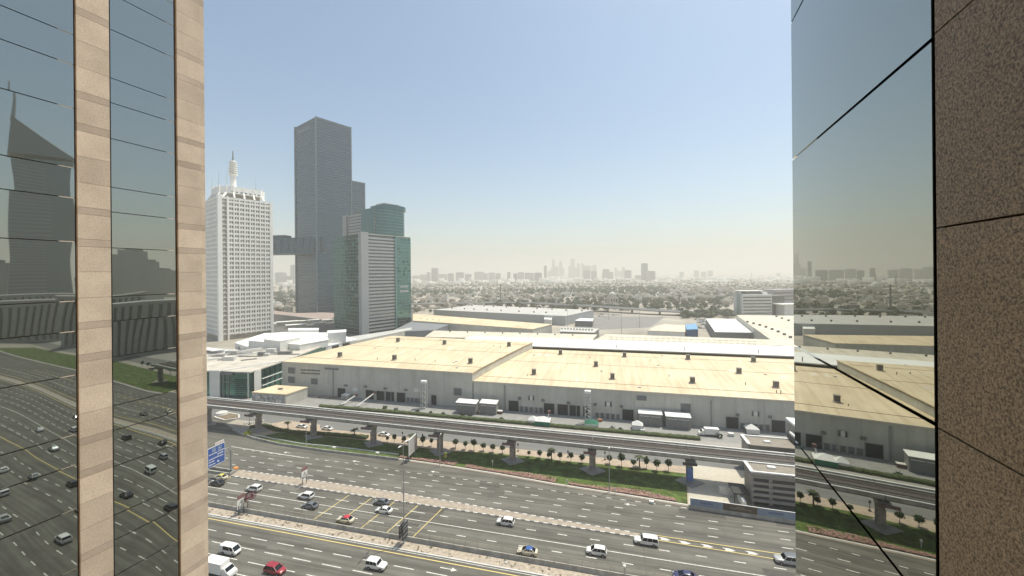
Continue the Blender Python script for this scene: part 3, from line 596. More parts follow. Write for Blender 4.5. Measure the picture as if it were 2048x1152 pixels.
# blue gantry sign
p, h = hgt(462, 944, 893)
gs = empty('gantry_sign', p, -AL, 'large blue direction sign on a curved gantry arm over the carriageway', 'road sign')
MB().tube((0, 0, 0), (0, 0, h - 1.2), .28, .22, 10).tube((0, 0, h - 1.2), (-.25, -.7, h - .25), .22, .2, 10).tube((-.25, -.7, h - .25), (-.3, -2, h), .2, .2, 10).tube((-.3, -2, h), (-.3, -13, h), .2, .2, 10).build('gantry_pole', steel, gs)
blue = mat('sign_blue', (.045, .11, .36), .45, var=.05)
for y0, y1 in ((-7.6, -2.2), (-13, -8.0)):
    bd = MB().box(0.0, .12, y0, y1, 4.9, 10.8).build('sign_panel', blue, gs)
    fr = MB().box(-.02, .14, y0-.1, y0, 4.8, 10.9).box(-.02, .14, y1, y1+.1, 4.8, 10.9).box(-.02, .14, y0, y1, 10.8, 10.9).box(-.02, .14, y0, y1, 4.8, 4.9).build('sign_border', white, bd)
    tx = MB(); r2 = random.Random(int(-y0))
    for z, a0, a1 in ((8.6, .05, .55), (8.7, .6, .95), (7.9, .55, .9), (7.1, .05, .65), (7.0, .7, .9), (6.3, .05, .35), (5.4, .05, .4)):
        t = y0 + (y1-y0)*a0
        while t < y0 + (y1-y0)*a1: c = r2.uniform(.15, .3); tx.box(.12, .135, t, t + c, z, z + r2.uniform(.25, .38)); t += c + .07
    tx.prism([(0, 0)] * 0 or [(0.121, y0 + (y1-y0)*.55), (.135, y0 + (y1-y0)*.55), (.135, y0 + (y1-y0)*.65), (.121, y0+(y1-y0)*.65)], 5.5, 6.0)
    tx.build('sign_text', white, bd)
    for k, yy in enumerate((.25, .6)):
        e = MB(); y2 = y0 + (y1-y0)*yy
        for b_ in ((y2, y2+1.1, 9.3, 9.4), (y2, y2+1.1, 10.3, 10.4), (y2, y2+.1, 9.4, 10.3), (y2+1.0, y2+1.1, 9.4, 10.3)): e.box(.12, .136, *b_)
        e.box(.12, .13, y2+.3, y2+.8, 9.6, 10.0).build('emblem', mat('sign_pale_green', (.5, .55, .48), .6, var=.1), bd)
tg = MB().box(.02, .1, -5.2, -2.4, 11.0, 11.9).build('exit_tab', white, gs); 
for k in range(4): MB().box(.1, .112, -4.9 + k*.6, -4.5 + k*.6, 11.2, 11.7).build('tab_letter', mat('sign_pink', (.5, .32, .3), .6, var=0), tg)
# small fittings at roadside: white cabinets and cones on the kerb
for x, y, lab in ((668, 897, 'small white roadside cabinet at the ramp wall'), (755, 908, 'small white cabinet on the lawn edge'), (1303, 1006, 'small white utility box at the kerb before the hoarding')):
    o = MB().box(-.55, .55, -.3, .3, 0, .55).box(-.6, .6, -.35, .35, .55, .62).build('utility_box', white, loc=G(x, y, .12), rz=-AL); tag(o, lab, 'utility box')
o = MB().lathe([(.9, 0), (.8, .5), (.3, .8)], (0, 0), 10).build('crash_drum', mat('orange', (.6, .25, .08), .6, var=.1), loc=G(471, 938, .01)); tag(o, 'orange crash drum at the island end under the gantry', 'crash drum')
for x, y in ((985, 932), (1133, 972), (1230, 989)):
    o = MB().box(-.08, .08, -.05, .05, 0, 1.3).box(-.25, .25, -.06, .06, 1.3, 1.9).build('marker_sign', conc_l, loc=G(x, y, .15), rz=-AL); tag(o, 'small grey marker post in the flower bed', 'marker', 'marker posts in the flower bed')
# ============================================================ vehicles
tyre = mat('tyre', (.018, .018, .018), .9, var=.1); rimm = mat('rim', (.4, .4, .41), .35, .8, var=0)
cglass = glassy('car_glass', (.045, .05, .055), .06); lampw = mat('headlamp', (.7, .72, .75), .15, var=0); lampr = mat('tail_lamp', (.35, .02, .02), .3, var=0)
def carpaint(n, c):
    m = mat('paint_' + n, c, .32, .0, var=0, spec=.6); m.node_tree.nodes['Principled BSDF'].inputs['Coat Weight'].default_value = .6; return m
PW = carpaint('white', (.74, .73, .70)); PC = carpaint('cream', (.66, .60, .46)); PK = carpaint('black', (.02, .02, .022)); PG = carpaint('grey', (.13, .14, .15)); PS = carpaint('silver', (.42, .43, .43))
PR = carpaint('dark_red', (.30, .02, .03)); PRR = carpaint('red', (.55, .03, .05)); PB = carpaint('blue', (.03, .10, .32)); PDB = carpaint('dark_blue', (.03, .03, .10)); PY = carpaint('yellow', (.62, .52, .08))
wh_t = MB().tube((0, -.12, 0), (0, .12, 0), .33, .33, 14).mesh('tyre'); wh_t.materials.append(tyre)
wh_r = MB().tube((0, -.125, 0), (0, .125, 0), .2, .2, 10).mesh('rim'); wh_r.materials.append(rimm)
SHAPE = {  # stations x, half width, low, belt ; cabin base x0,x1 ; cabin top x0,x1 ; roof z ; widths ; wheel x
 'sedan': ([(-2.36,.70,.42,.86),(-2.25,.84,.30,.98),(-1.5,.90,.22,1.0),(0,.91,.2,.95),(1.0,.90,.22,.93),(1.85,.86,.25,.80),(2.25,.78,.30,.68),(2.36,.62,.38,.58)], (-2.0, 1.3), (-1.05, .2), 1.45, (.84, .62), (-1.38, 1.42)),
 'suv': ([(-2.34,.78,.45,1.02),(-2.28,.90,.35,1.08),(-1.2,.95,.28,1.08),(0,.95,.26,1.06),(1.0,.94,.28,1.04),(1.8,.90,.32,.98),(2.22,.82,.36,.86),(2.34,.68,.42,.74)], (-2.25, 1.3), (-1.85, .35), 1.70, (.90, .70), (-1.4, 1.42)),
 'bigsuv': ([(-2.75,.86,.5,1.12),(-2.68,.98,.4,1.18),(-1.2,1.0,.34,1.18),(0,1.0,.32,1.16),(1.1,1.0,.34,1.14),(2.2,.97,.38,1.10),(2.62,.90,.42,1.0),(2.75,.78,.48,.86)], (-2.68, 1.25), (-2.5, .6), 1.92, (.95, .82), (-1.7, 1.75)),
 'boxy': ([(-2.3,.84,.5,1.12),(-2.22,.94,.42,1.18),(-1.2,.96,.36,1.18),(0,.96,.34,1.16),(1.0,.96,.36,1.15),(1.8,.94,.4,1.10),(2.15,.90,.42,1.02),(2.3,.78,.48,.86)], (-2.22, .85), (-2.0, .35), 1.86, (.92, .82), (-1.38, 1.4)),
 'van': ([(-2.4,.80,.4,1.15),(-2.34,.86,.32,1.25),(-1.2,.87,.28,1.25),(0,.87,.28,1.22),(1.2,.87,.28,1.18),(1.9,.86,.3,1.05),(2.28,.80,.32,.92),(2.4,.66,.4,.78)], (-2.36, 2.02), (-2.3, 1.25), 2.02, (.86, .76), (-1.3, 1.5)),
}
PROT = {}
def car_proto(kind, body, roof):
    st_, cb, ct, zr, (wb, wt), wx = SHAPE[kind]; zb = st_[3][3]
    b = MB(); loops = []
    for x, w_, lo, be in st_:
        mi = lo + (be - lo) * .55
        loops.append([(x, -w_*.9, lo), (x, w_*.9, lo), (x, w_, mi), (x, w_*.97, be - .06), (x, w_*.88, be), (x, -w_*.88, be), (x, -w_*.97, be - .06), (x, -w_, mi)])
    b.loft(loops); root = b.build('car', body, smooth=True); root.data.set_sharp_from_angle(angle=R(38))
    zs = zb - .05
    gm_ = MB().hexa([(cb[0], -wb, zs), (cb[1], -wb*.96, zs), (cb[1], wb*.96, zs), (cb[0], wb, zs)], [(ct[0], -wt, zr), (ct[1], -wt, zr), (ct[1], wt, zr), (ct[0], wt, zr)])
    gm_.build('windows', cglass, root)
    rf = MB().loft([[(x, -w_, z), (x, -w_*.7, z+.06), (x, w_*.7, z+.06), (x, w_, z), (x, w_*.9, z-.04), (x, -w_*.9, z-.04)] for x, w_, z in ((ct[0]-.1, wt*.9, zr-.05), (ct[0]+.15, wt*1.04, zr), ((ct[0]+ct[1])/2, wt*1.06, zr+.03), (ct[1]-.1, wt*1.04, zr), (ct[1]+.14, wt*.92, zr-.07))]).build('roof', roof, root)
    pl = MB()
    for s in (-1, 1):
        for f in ((0.0, .0), (.36, .36), (.66, .66), (1, 1)) if kind != 'van' else ((0, 0), (.72, .68), (1, 1)):
            x0 = cb[0] + (cb[1]-cb[0])*f[0]; x1 = ct[0] + (ct[1]-ct[0])*f[1]
            wdt = .05 if f[0] in (.36, .66, .72) else .10
            pl.bar((x0, s*wb*(1.0 if f[0] < 1 else .96), zs), (x1, s*wt*1.01, zr), wdt, .05)
    if kind == 'van':
        for s in (-1, 1): pl.hexa([(cb[0], s*.865-.01, zs), (cb[0]+1.0, s*.865-.01, zs), (cb[0]+1.0, s*.865+.01, zs), (cb[0], s*.865+.01, zs)], [(ct[0], s*.768-.01, zr), (ct[0]+1.0, s*.768-.01, zr), (ct[0]+1., s*.768+.01, zr), (ct[0], s*.768+.01, zr)])
    pl.build('pillars', roof if roof is not body and kind == 'taxi' else body, root)
    L0, L1 = st_[0][0], st_[-1][0]
    for s in (-1, 1):
        MB().box(L1-.22, L1-.04, s*.62-.16, s*.62+.16, zb*.62, zb*.74).build('headlight', lampw, root); MB().box(L0+.0, L0+.14, s*.66-.12, s*.66+.12, zb*.72, zb*.88).build('tail_light', lampr, root)
        MB().box(cb[1]-.32, cb[1]-.12, s*(wb+.02)-.1, s*(wb+.02)+.1, zs+.06, zs+.2).build('mirror', body, root)
        for x in wx:
            wo = link('wheel', wh_t, root, (x, s*(st_[3][1]-.1), .33)); link('rim', wh_r, wo)
            MB().tube((x, s*(st_[3][1]-.02), .36), (x, s*(st_[3][1]+.012), .36), .40, .40, 12).build('wheel_arch', darkm, root)
    MB().box(L1-.06, L1+.02, -.5, .5, zb*.35, zb*.5).build('grille', darkm, root); MB().box(L1-.3, L1-.02, -.74, .74, .28, .40).build('bumper', darkm, root)
    return root
def car(kind, body, p, head, label, roof=None, name='car', cat='car', group=None, dr=0.0):
    roof = roof or body; key = (kind, body.name, roof.name)
    rz = -AL + (0 if head > 0 else math.pi) + dr
    if key not in PROT: PROT[key] = o = car_proto(kind, body, roof)
    else: o = copy_tree(PROT[key])
    o.name = name; o.location = p; o.rotation_euler.z = rz
    for k in ('group',): 
        if k in o: del o[k]
    return tag(o, label, cat, group)
def CP(px, py): 
    p = G(px, py, .75); return Vector((p.x, p.y, .012))
car('sedan', PC, CP(441, 953), -1, 'cream taxi with bright yellow roof beside the gantry island', PY, 'taxi', 'taxi')
car('sedan', PK, CP(434, 965), -1, 'black sedan driving alongside the yellow-roofed taxi')
car('suv', PW, CP(508, 976), -1, 'white hatchback just past the dark red bush', dr=.02)
car('suv', PW, CP(612, 991), -1, 'white crossover ahead of the yellow box lines with a dark car alongside')
car('sedan', PG, CP(620, 1010), -1, 'dark grey car alongside the white crossover before the yellow lines')
car('sedan', PG, CP(763, 1003), -1, 'grey sedan close to the paved island within the yellow lines')
car('sedan', PW, CP(768, 1019), -1, 'white sedan crossing the yellow lines near the tall lamp')
car('sedan', PC, CP(691, 1037.5), -1, 'cream taxi with red roof beside the barrier', PRR, 'taxi', 'taxi')
car('suv', PW, CP(1011, 1042.5), -1, 'white crossover with dark sunroof hugging the paved island')
car('sedan', PC, CP(1055, 1101), -1, 'cream taxi with blue roof near the barrier', PB, 'taxi', 'taxi')
car('suv', PW, CP(1193, 1101), -1, 'white crossover straddling the solid white line')
car('bigsuv', PW, CP(1292, 1081), -1, 'large long white sport utility vehicle at the tip of the island', cat='suv')
car('bigsuv', PS, CP(1577, 1120), -1, 'silver off-road vehicle beside the chevron markings', PG, cat='suv')
car('sedan', PDB, CP(1370, 1151), -1, 'dark blue sedan in the lane beside the solid line')
car('van', PW, CP(461, 1100), 1, 'white passenger van on the near carriageway', cat='van', name='van')
car('suv', PR, CP(550, 1138), 1, 'dark red hatchback with shiny bonnet on the near carriageway')
car('boxy', PW, CP(753, 1129), 1, 'boxy white off-road vehicle near the lamp shadow', cat='suv')
car('sedan', PW, CP(604, 852), 1, 'white car parked at the sand patch beside a pier'); car('sedan', PW, CP(655, 856), 1, 'white car on the service road between two piers'); car('sedan', PW, CP(768, 868), 1, 'white car on the service road behind the clipped trees')
car('suv', PK, CP(946, 823), 1, 'black pickup-like car parked at the metal sheds'); car('sedan', PW, CP(1360, 845), -1, 'white car parked in the loading yard by the wall')
# small white truck entering at the lower left, with an open box body
def truck(p, head, lab, L=4.4, col_=white):
    t = empty('box_truck', p, -AL + (0 if head > 0 else math.pi), lab, 'truck')
    MB().box(-L, .6, -1.05, 1.05, .75, 2.95).build('cargo_box', col_, t); MB().box(-L - .02, .62, -1.1, 1.1, 2.95, 3.05).build('cargo_roof', white, t)
    MB().loft([[(x, -1.0, .45), (x, 1.0, .45), (x, 1.0, z), (x, .85, z + .12), (x, -.85, z + .12), (x, -1.0, z)] for x, z in ((.75, 2.1), (1.5, 2.12), (2.1, 1.45), (2.75, 1.2), (2.9, .8))]).build('cab', PW, t)
    MB().hexa([(1.53, -.86, 2.14), (2.12, -.9, 1.5), (2.12, .9, 1.5), (1.53, .86, 2.14)], [(1.56, -.86, 2.18), (2.15, -.9, 1.54), (2.15, .9, 1.54), (1.56, .86, 2.18)]).build('windscreen', cglass, t)
    MB().box(-L, 2.6, -.5, .5, .45, .75).build('chassis', darkm, t)
    for x in (-L + 1.0, 1.9):
        for s in (-1, 1): wo = link('wheel', wh_t, t, (x, s * .9, .42)); wo.scale = (1.25, 1.1, 1.25); link('rim', wh_r, wo)
    for s in (-1, 1): MB().box(2.78, 2.93, s*.7-.15, s*.7+.15, .85, 1.05).build('headlight', lampw, t)
    return t
truck(CP(446, 1143) - Vector((0, 0, .0)), 1, 'white box truck on the near carriageway beside the hotel facade')
t = truck(CP(1412, 867), -1, 'white box truck parked behind the hedge in the loading yard', 4.6); t.rotation_euler.z += .05
# traffic on the stretch that the mirror panes show
gl = 'cars further along the highway seen in the mirror glass'
sp = [('sedan', PW, 118, 77.6, 1), ('suv', PS, 140, 71.9, 1), ('sedan', PK, 155, 78.6, 1), ('suv', PW, 168, 61.2, 1), ('sedan', PS, 190, 57.8, 1), ('suv', PK, 176, 75.2, 1), ('sedan', PW, 150, 54.0, 1), ('bigsuv', PW, 210, 68.5, 1), ('sedan', PG, 232, 75.3, 1), ('sedan', PW, 128, 87.8, -1), ('suv', PW, 170, 94.1, -1), ('sedan', PK, 205, 91, -1), ('suv', PS, 250, 88, -1), ('sedan', PC, 195, 97.3, -1), ('sedan', PW, 225, 60.9, 1), ('suv', PK, 104, 68.5, 1), ('van', PW, 132, 65, 1), ('sedan', PS, 165, 47, 1), ('sedan', PW, 182, 44, 1), ('suv', PK, 148, 50.4, 1), ('sedan', PW, 125, 47, 1), ('suv', PW, 112, 40, 1), ('sedan', PS, 138, 36, 1), ('sedan', PK, 120, 55, 1), ('boxy', PW, 158, 40, 1), ('sedan', PW, 176, 36, 1), ('suv', PK, 100, 58, 1)]
for i, (k_, m_, u, v, hd) in enumerate(sp):
    nm = {PW: 'white', PS: 'silver', PK: 'black', PG: 'grey', PC: 'cream'}[m_]
    car(k_, m_, W(u, v, .012), hd, nm + ' ' + {'sedan': 'sedan', 'suv': 'crossover', 'bigsuv': 'large sport utility vehicle', 'van': 'van', 'boxy': 'boxy off-roader'}[k_] + ' reflected small in the mirror glass of the hotel', group=gl)
# ============================================================ exhibition halls
def onwall(px, py, P, dv):
    dx, dy = px - CX, py - YH
    a = (dx * math.cos(ROLL) - dy * math.sin(ROLL)) / F; b = (dx * math.sin(ROLL) + dy * math.cos(ROLL)) / F
    # a*d = P.x + dv.x*t ; d = P.y + dv.y*t
    t = (a * P.y - P.x) / (dv.x - a * dv.y); d = P.y + dv.y * t
    return t, H - b * d
doorm = mat('roller_door_dark', (.035, .038, .04), .6, var=.15, scale=.8); louvm = mat('louvre_grey', (.17, .175, .175), .7, var=.08); framem = mat('door_frame', (.40, .39, .37), .7, var=.05)
ventm = mat('vent_dark', (.13, .125, .115), .8, var=.12, scale=1)
class Hall:
    def __init__(s, name, label, P1, P2, P3, P4, prof, wall, roofm, folds):
        P1, P2, P3, P4 = map(Vector, (P1, P2, P3, P4)); s.P = P1; s.dv = (P2 - P1); s.dv.z = 0; s.L = s.dv.length; s.dv.normalize()
        s.root = empty(name, (P1.x, P1.y, 0), math.atan2(s.dv.y, s.dv.x), label, 'exhibition hall'); s.nv = Vector((-s.dv.y, s.dv.x, 0))
        loc = lambda p: Vector(((Vector((p.x, p.y, 0)) - Vector((P1.x, P1.y, 0))).dot(s.dv), (Vector((p.x, p.y, 0)) - Vector((P1.x, P1.y, 0))).dot(s.nv)))
        a, b, c, d = loc(P1), loc(P2), loc(P3), loc(P4); s.c4 = (a, b, c, d); s.prof = prof
        s.zat = lambda t: float(np.interp(t, [q[0] for q in prof], [q[1] for q in prof]))
        cm_ = (a + b + c + d) / 4
        wl = MB(); ins = lambda p: p + (cm_ - p).normalized() * .35
        a2, b2, c2, d2 = map(ins, (a, b, c, d))
        zf, zb_ = prof[0][1] - .5, prof[-1][1] - .5
        wl.hexa([(*a2, 0), (*b2, 0), (*c2, 0), (*d2, 0)], [(*a2, zf), (*b2, zf), (*c2, zb_), (*d2, zb_)]).build('wall', wall, s.root); s.yw = a2.y
        rf = MB(); lo = []
        for t, z in prof: p, q = a.lerp(d, t), b.lerp(c, t); lo.append([(p.x, p.y, z), (q.x, q.y, z), (q.x, q.y, z - .45), (p.x, p.y, z - .45)])
        s.roof = rf.loft([list(reversed(l)) for l in lo]).build('roof', roofm, s.root)
        for t, w_ in folds:
            p, q = a.lerp(d, t), b.lerp(c, t); z = s.zat(t); MB().bar((p.x + .3, p.y, z + .03), (q.x - .3, q.y, z + .03), w_, .1).build('roof_gutter', gutterm, s.root)
        x = 7.0
        while x < s.L - 3: MB().box(x - .06, x + .06, s.yw - .03, s.yw + .02, 0, zf - .02).build('panel_joint', mat('panel_joint', (.40, .39, .355), .8, var=.1), s.root); x += 8.3
        for q_ in range(int(s.L / 19)): MB().tube((q_*19 + 11.6, s.yw - .12, .2), (q_*19 + 11.6, s.yw - .12, zf - .3), .1, .1, 6).build('downpipe', conc_l, s.root)
        MB().bar((a.x, a.y - .05, prof[0][1] - .1), (b.x, b.y - .05, prof[0][1] - .1), .35, .5).build('eave_fascia', mat('fascia', (.62, .56, .45), .7, var=.06), s.root)
    def vent(s, px, py, k=1.0):
        z = s.prof[0][1] + 1.2
        for _ in range(6):
            p = G(px, py, z); q = Vector((p.x, p.y, 0)) - Vector((s.P.x, s.P.y, 0)); y = q.dot(s.nv); x = q.dot(s.dv)
            yb = s.c4[3].y; z = s.zat(min(1, max(0, y / yb)))
        v = MB().box(x-.95*k, x+.95*k, y-.8*k, y+.8*k, z + .35, z + 2.6*k).build('roof_vent', ventm, s.root)
        MB().hexa([(x-1.5*k, y-1.3*k, z-.1), (x+1.5*k, y-1.3*k, z-.1), (x+1.5*k, y+1.3*k, z-.1), (x-1.5*k, y+1.3*k, z-.1)], [(x-.98*k, y-.83*k, z+.5), (x+.98*k, y-.83*k, z+.5), (x+.98*k, y+.83*k, z+.5), (x-.98*k, y+.83*k, z+.5)]).build('vent_base', mat('vent_base', (.36, .31, .25), .8, var=.1), v)
        MB().box(x-1.1*k, x+1.1*k, y-.95*k, y+.95*k, z + 2.6*k, z + 2.75*k).build('vent_cap', mat('vent_cap', (.2, .19, .17), .7, var=.1), v)
    def rect(s, x0, y0, x1, y1, name, m, dep=.12, frame=None, inset=False):
        t0, z1 = onwall(x0, y0, s.P + s.nv*s.yw, s.dv); t1, _ = onwall(x1, y0, s.P + s.nv*s.yw, s.dv); _, z0 = onwall(x0, y1, s.P + s.nv*s.yw, s.dv); z0 = max(z0, .02)
        yy = s.yw
        o = MB().box(t0, t1, yy - dep, yy + .02, z0, z1).build(name, m, s.root)
        if frame: MB().box(t0-.18, t0, yy-dep-.15, yy, z0, z1+.18).box(t1, t1+.18, yy-dep-.15, yy, z0, z1+.18).box(t0, t1, yy-dep-.15, yy, z1, z1+.18).build('frame', frame, o)
        return o
A1, A2, A3, A4 = G(563, 723, 17), G(945, 746, 17), G(1066, 684, 20), G(785, 671.5, 20)
hA = Hall('exhibition_hall', 'taller grey exhibition hall with wide tan roof and dark roof vents', A1, A2, A3, A4, [(0, 17), (.12, 17.9), (.55, 19.2), (.86, 20.0), (1, 20)], greywall, tanroof, ((.115, .45), (.54, .3), (.86, .35)))
for x, y in ((680, 714), (789, 720), (941, 727), (796, 684), (889, 689), (1018, 693)): hA.vent(x, y)
B1 = G(945.5, 762, 13); hd = hA.dv; hd = Vector((math.cos(AL), -math.sin(AL), 0))
B2 = B1 + hd * 262; B4 = G(1064, 698, 15.4); B3 = B4 + hd * 235
hB = Hall('exhibition_hall', 'lower long grey exhibition hall with tan roof and loading doors', B1, B2, B3, B4, [(0, 13), (.1, 13.7), (.55, 15), (.84, 15.6), (1, 15.4)], greywall, tanroof, ((.1, .4), (.53, .3), (.84, .35)))
for x, y in ((1068, 749), (1225, 758), (1385, 766), (1552, 775), (1192, 733), (1478, 747), (1121, 709), (1249, 714), (1376, 719), (1507, 724)): hB.vent(x, y)
rq = random.Random(21)
for h_ in (hA, hB):          # patched sheets, pipes and hatches on the roofs
    a, b, c, d = h_.c4
    for k in range(26):
        t = rq.uniform(.04, .96); s_ = rq.uniform(.03, .9 if h_ is hA else .62); p = a.lerp(d, t).lerp(b.lerp(c, t), s_); z = h_.zat(t)
        if k % 4 == 0: MB().tube((p.x, p.y, z - .1), (p.x, p.y, z + rq.uniform(.7, 1.5)), .16, .16, 7).build('roof_pipe', ventm, h_.root)
        elif k % 4 == 1: MB().box(p.x - .6, p.x + .6, p.y - .6, p.y + .6, z - .3, z + .35).build('roof_hatch', greyroof, h_.root)
        else:
            dz = (h_.zat(min(1, t + .02)) - h_.zat(t)) / (.02 * d.y); w_, l_ = rq.uniform(1, 3), rq.uniform(3, 9)
            MB().hexa([(p.x, p.y, z - .1), (p.x + w_, p.y, z - .1), (p.x + w_, p.y + l_, z + dz*l_ - .1), (p.x, p.y + l_, z + dz*l_ - .1)], [(p.x, p.y, z + .03), (p.x + w_, p.y, z + .03), (p.x + w_, p.y + l_, z + dz*l_ + .03), (p.x, p.y + l_, z + dz*l_ + .03)]).build('patch_sheet', rq.choice((mat('patch_pale', (.70, .62, .48), .7, var=.08), mat('patch_dull', (.60, .52, .39), .7, var=.1))), h_.root)
# features of the taller hall's street wall
for r_ in ((577, 734.5, 590.4, 746.5), (577, 752.5, 590, 765), (622.5, 756.5, 635.5, 768), (908, 776, 923, 790)): hA.rect(*r_, 'louvre_panel', louvm, .1, framem)
for r_ in ((675.7, 776, 691, 793), (732, 779.7, 748, 797.5), (753.4, 781.4, 769, 799.5), (772, 783, 788.5, 801.2), (793.8, 784.6, 810.5, 803), (863, 790, 873, 809)): hA.rect(*r_, 'roller_door', doorm, .1, framem)
for k in range(4): hA.rect(813.6 + 8.5*k, 795 + .6*k, 819.3 + 8.5*k, 803.5 + .6*k, 'dock_door', louvm, .12, framem)
for r_ in ((828, 776, 837, 783.5), (706, 775, 715, 782)): hA.rect(*r_, 'wall_sign', whitewall, .1)
for x, y in ((692, 771), (731, 773), (771, 777), (812, 780)): hA.rect(x - 3, y - 2, x + 3, y + 1, 'floodlight', conc_d, .6)
hA.rect(650, 735, 677, 738.5, 'wall_louvre', conc_d, .35)
o = hA.rect(664.5, 738.5, 668, 797, 'wall_return', mat('wall_painted_shadow', (.30, .30, .285), .85, var=.08), .12)  # dark strip at the wall step, shade put into its colour
for z, x0, x1 in ((740.2, 601.5, 640), (746.5, 601.5, 640)):
    rr_ = random.Random(int(z)); x = x0
    while x < x1: c = rr_.uniform(1.0, 2.4); hA.rect(x, z - rr_.uniform(1.4, 2.4) + (x - x0)*.045, min(x + c, x1), z + 1.0 + (x - x0)*.045, 'wall_letter', louvm, .1); x += c + .35
# and of the lower hall's
for r_ in ((1017.6, 800.7, 1037, 821), (1088, 806, 1108.5, 827), (1115, 808, 1135.7, 829.5), (1139, 810, 1160, 832), (1166.5, 812, 1176, 833.5), (1244.7, 818, 1266.6, 842), (1452, 833, 1476.5, 858), (1543, 839.7, 1570, 864), (1578, 842, 1605, 867)): hB.rect(*r_, 'roller_door', doorm, .1, framem)
for x0, y0, dx, dy, w_, h_ in ((1040, 812.5, 9.7, .75, 6.5, 9.8), (1191, 825, 10.5, .8, 6.5, 10.5), (1481, 846, 12.3, .8, 8, 12)):
    for k in range(5): hB.rect(x0 + dx*k, y0 + dy*k, x0 + w_ + dx*k, y0 + h_ + dy*k, 'dock_door', louvm, .12, framem)
for r_ in ((1057, 791, 1068, 800), (1210, 803, 1223, 812.5), (1504, 822, 1518, 832)): 
    o = hB.rect(*r_, 'wall_window', winglass, .1, framem); hB.rect(r_[0] + 3, r_[1], r_[2] - 3, r_[3], 'window_blind', whitewall, .14)
hB.rect(1273.7, 791, 1293, 799.7, 'wall_louvre', louvm, .4); hB.rect(1361.5, 807, 1381, 823.6, 'louvre_panel', louvm, .1, framem); hB.rect(1420.5, 800.5, 1423.5, 858, 'wall_return', MATS['wall_painted_shadow'], .12); hB.rect(1008, 770.5, 1011.5, 822, 'wall_return', MATS['wall_painted_shadow'], .12)
hB.rect(1271, 800, 1274, 845, 'wall_return', conc_l, .3)
for x, y in ((1039, 797), (1086, 801), (1137, 806), (1243, 813), (1475, 830), (1540, 834), (1190, 809)): hB.rect(x - 3, y - 3, x + 3, y + 1.5, 'floodlight', conc_d, .7)
for x in (60, 95, 130, 165, 200): MB().box(x - 3, x + 3, hB.yw - .1, hB.yw + .02, .02, 5.2).build('roller_door', doorm, hB.root) if x > 160 else None
# metal sheds in front of the walls
shedw = mat('shed_side', (.27, .265, .25), .75, var=.12, scale=.6)
def shed(px, py, wpx, label):
    p = G(px, py); w_ = wpx * p.y / F; t = empty('metal_shed', p, -AL, label, 'shed')
    MB().box(-w_/2, w_/2, 0, 3.6, 0, 5.2).build('body', shedw, t)
    MB().hexa([(-w_/2-.2, -.4, 5.0), (w_/2+.2, -.4, 5.0), (w_/2+.2, 3.9, 5.5), (-w_/2-.2, 3.9, 5.5)], [(-w_/2-.2, -.4, 5.2), (w_/2+.2, -.4, 5.2), (w_/2+.2, 3.9, 5.7), (-w_/2-.2, 3.9, 5.7)]).build('roof', white, t)
    for a in (-.45, .02): MB().box(w_*a, w_*(a+.42), -.08, 0, 0, 3.9).build('door', mat('shed_door', (.22, .22, .21), .7, var=.1), t); MB().box(w_*a, w_*(a+.42), -.25, 0, 3.95, 4.15).build('door_head', white, t)
shed(932, 828, 42, 'grey metal shed with pale roof left of its twin by the taller hall'); shed(976, 829, 34, 'smaller grey metal shed with pale roof beside the brown skip'); shed(1301, 852, 44, 'wide grey metal shed with white roof edge by the lower hall'); shed(1357, 858.5, 46, 'widest grey metal shed next to the wall of the lower hall')
# stair towers of scaffolding
def scaffold(px, py, h, label):
    t = empty('scaffold_tower', G(px, py), -AL, label, 'scaffold'); w_, dp = 2.4, 1.8
    for sx in (-w_/2, w_/2):
        for sy in (-dp/2, dp/2): MB().box(sx-.13, sx+.13, sy-.13, sy+.13, 0, h).build('post', conc_l, t)
    n_ = int(h / 1.25)
    for k in range(n_):
        z0 = k * 1.25; s = 1 if k % 2 else -1
        MB().bar((-s*w_/2, -.4, z0), (s*w_/2, -.4, z0 + 1.25), .35, .12).build('stair_flight', conc_l, t)
        MB().box(-w_/2-.5, w_/2+.5, -dp/2-.03, -dp/2+.03, z0 + 1.2, z0 + 1.28).build('ledger', steel, t); MB().box(-w_/2-.03, -w_/2+.03, -dp/2-.4, dp/2+.4, z0 + 1.2, z0 + 1.28).box(w_/2-.03, w_/2+.03, -dp/2-.4, dp/2+.4, z0 + 1.2, z0 + 1.28).build('transom', steel, t)
    MB().box(-w_/2-.1, w_/2+.1, -dp/2-.1, dp/2+.1, h, h + 1.0).build('top_box', white, t)
scaffold(848, 816, 12.3, 'scaffold stair tower against the taller hall'); scaffold(1176, 846, 13.0, 'scaffold stair tower against the lower hall by the green tent')
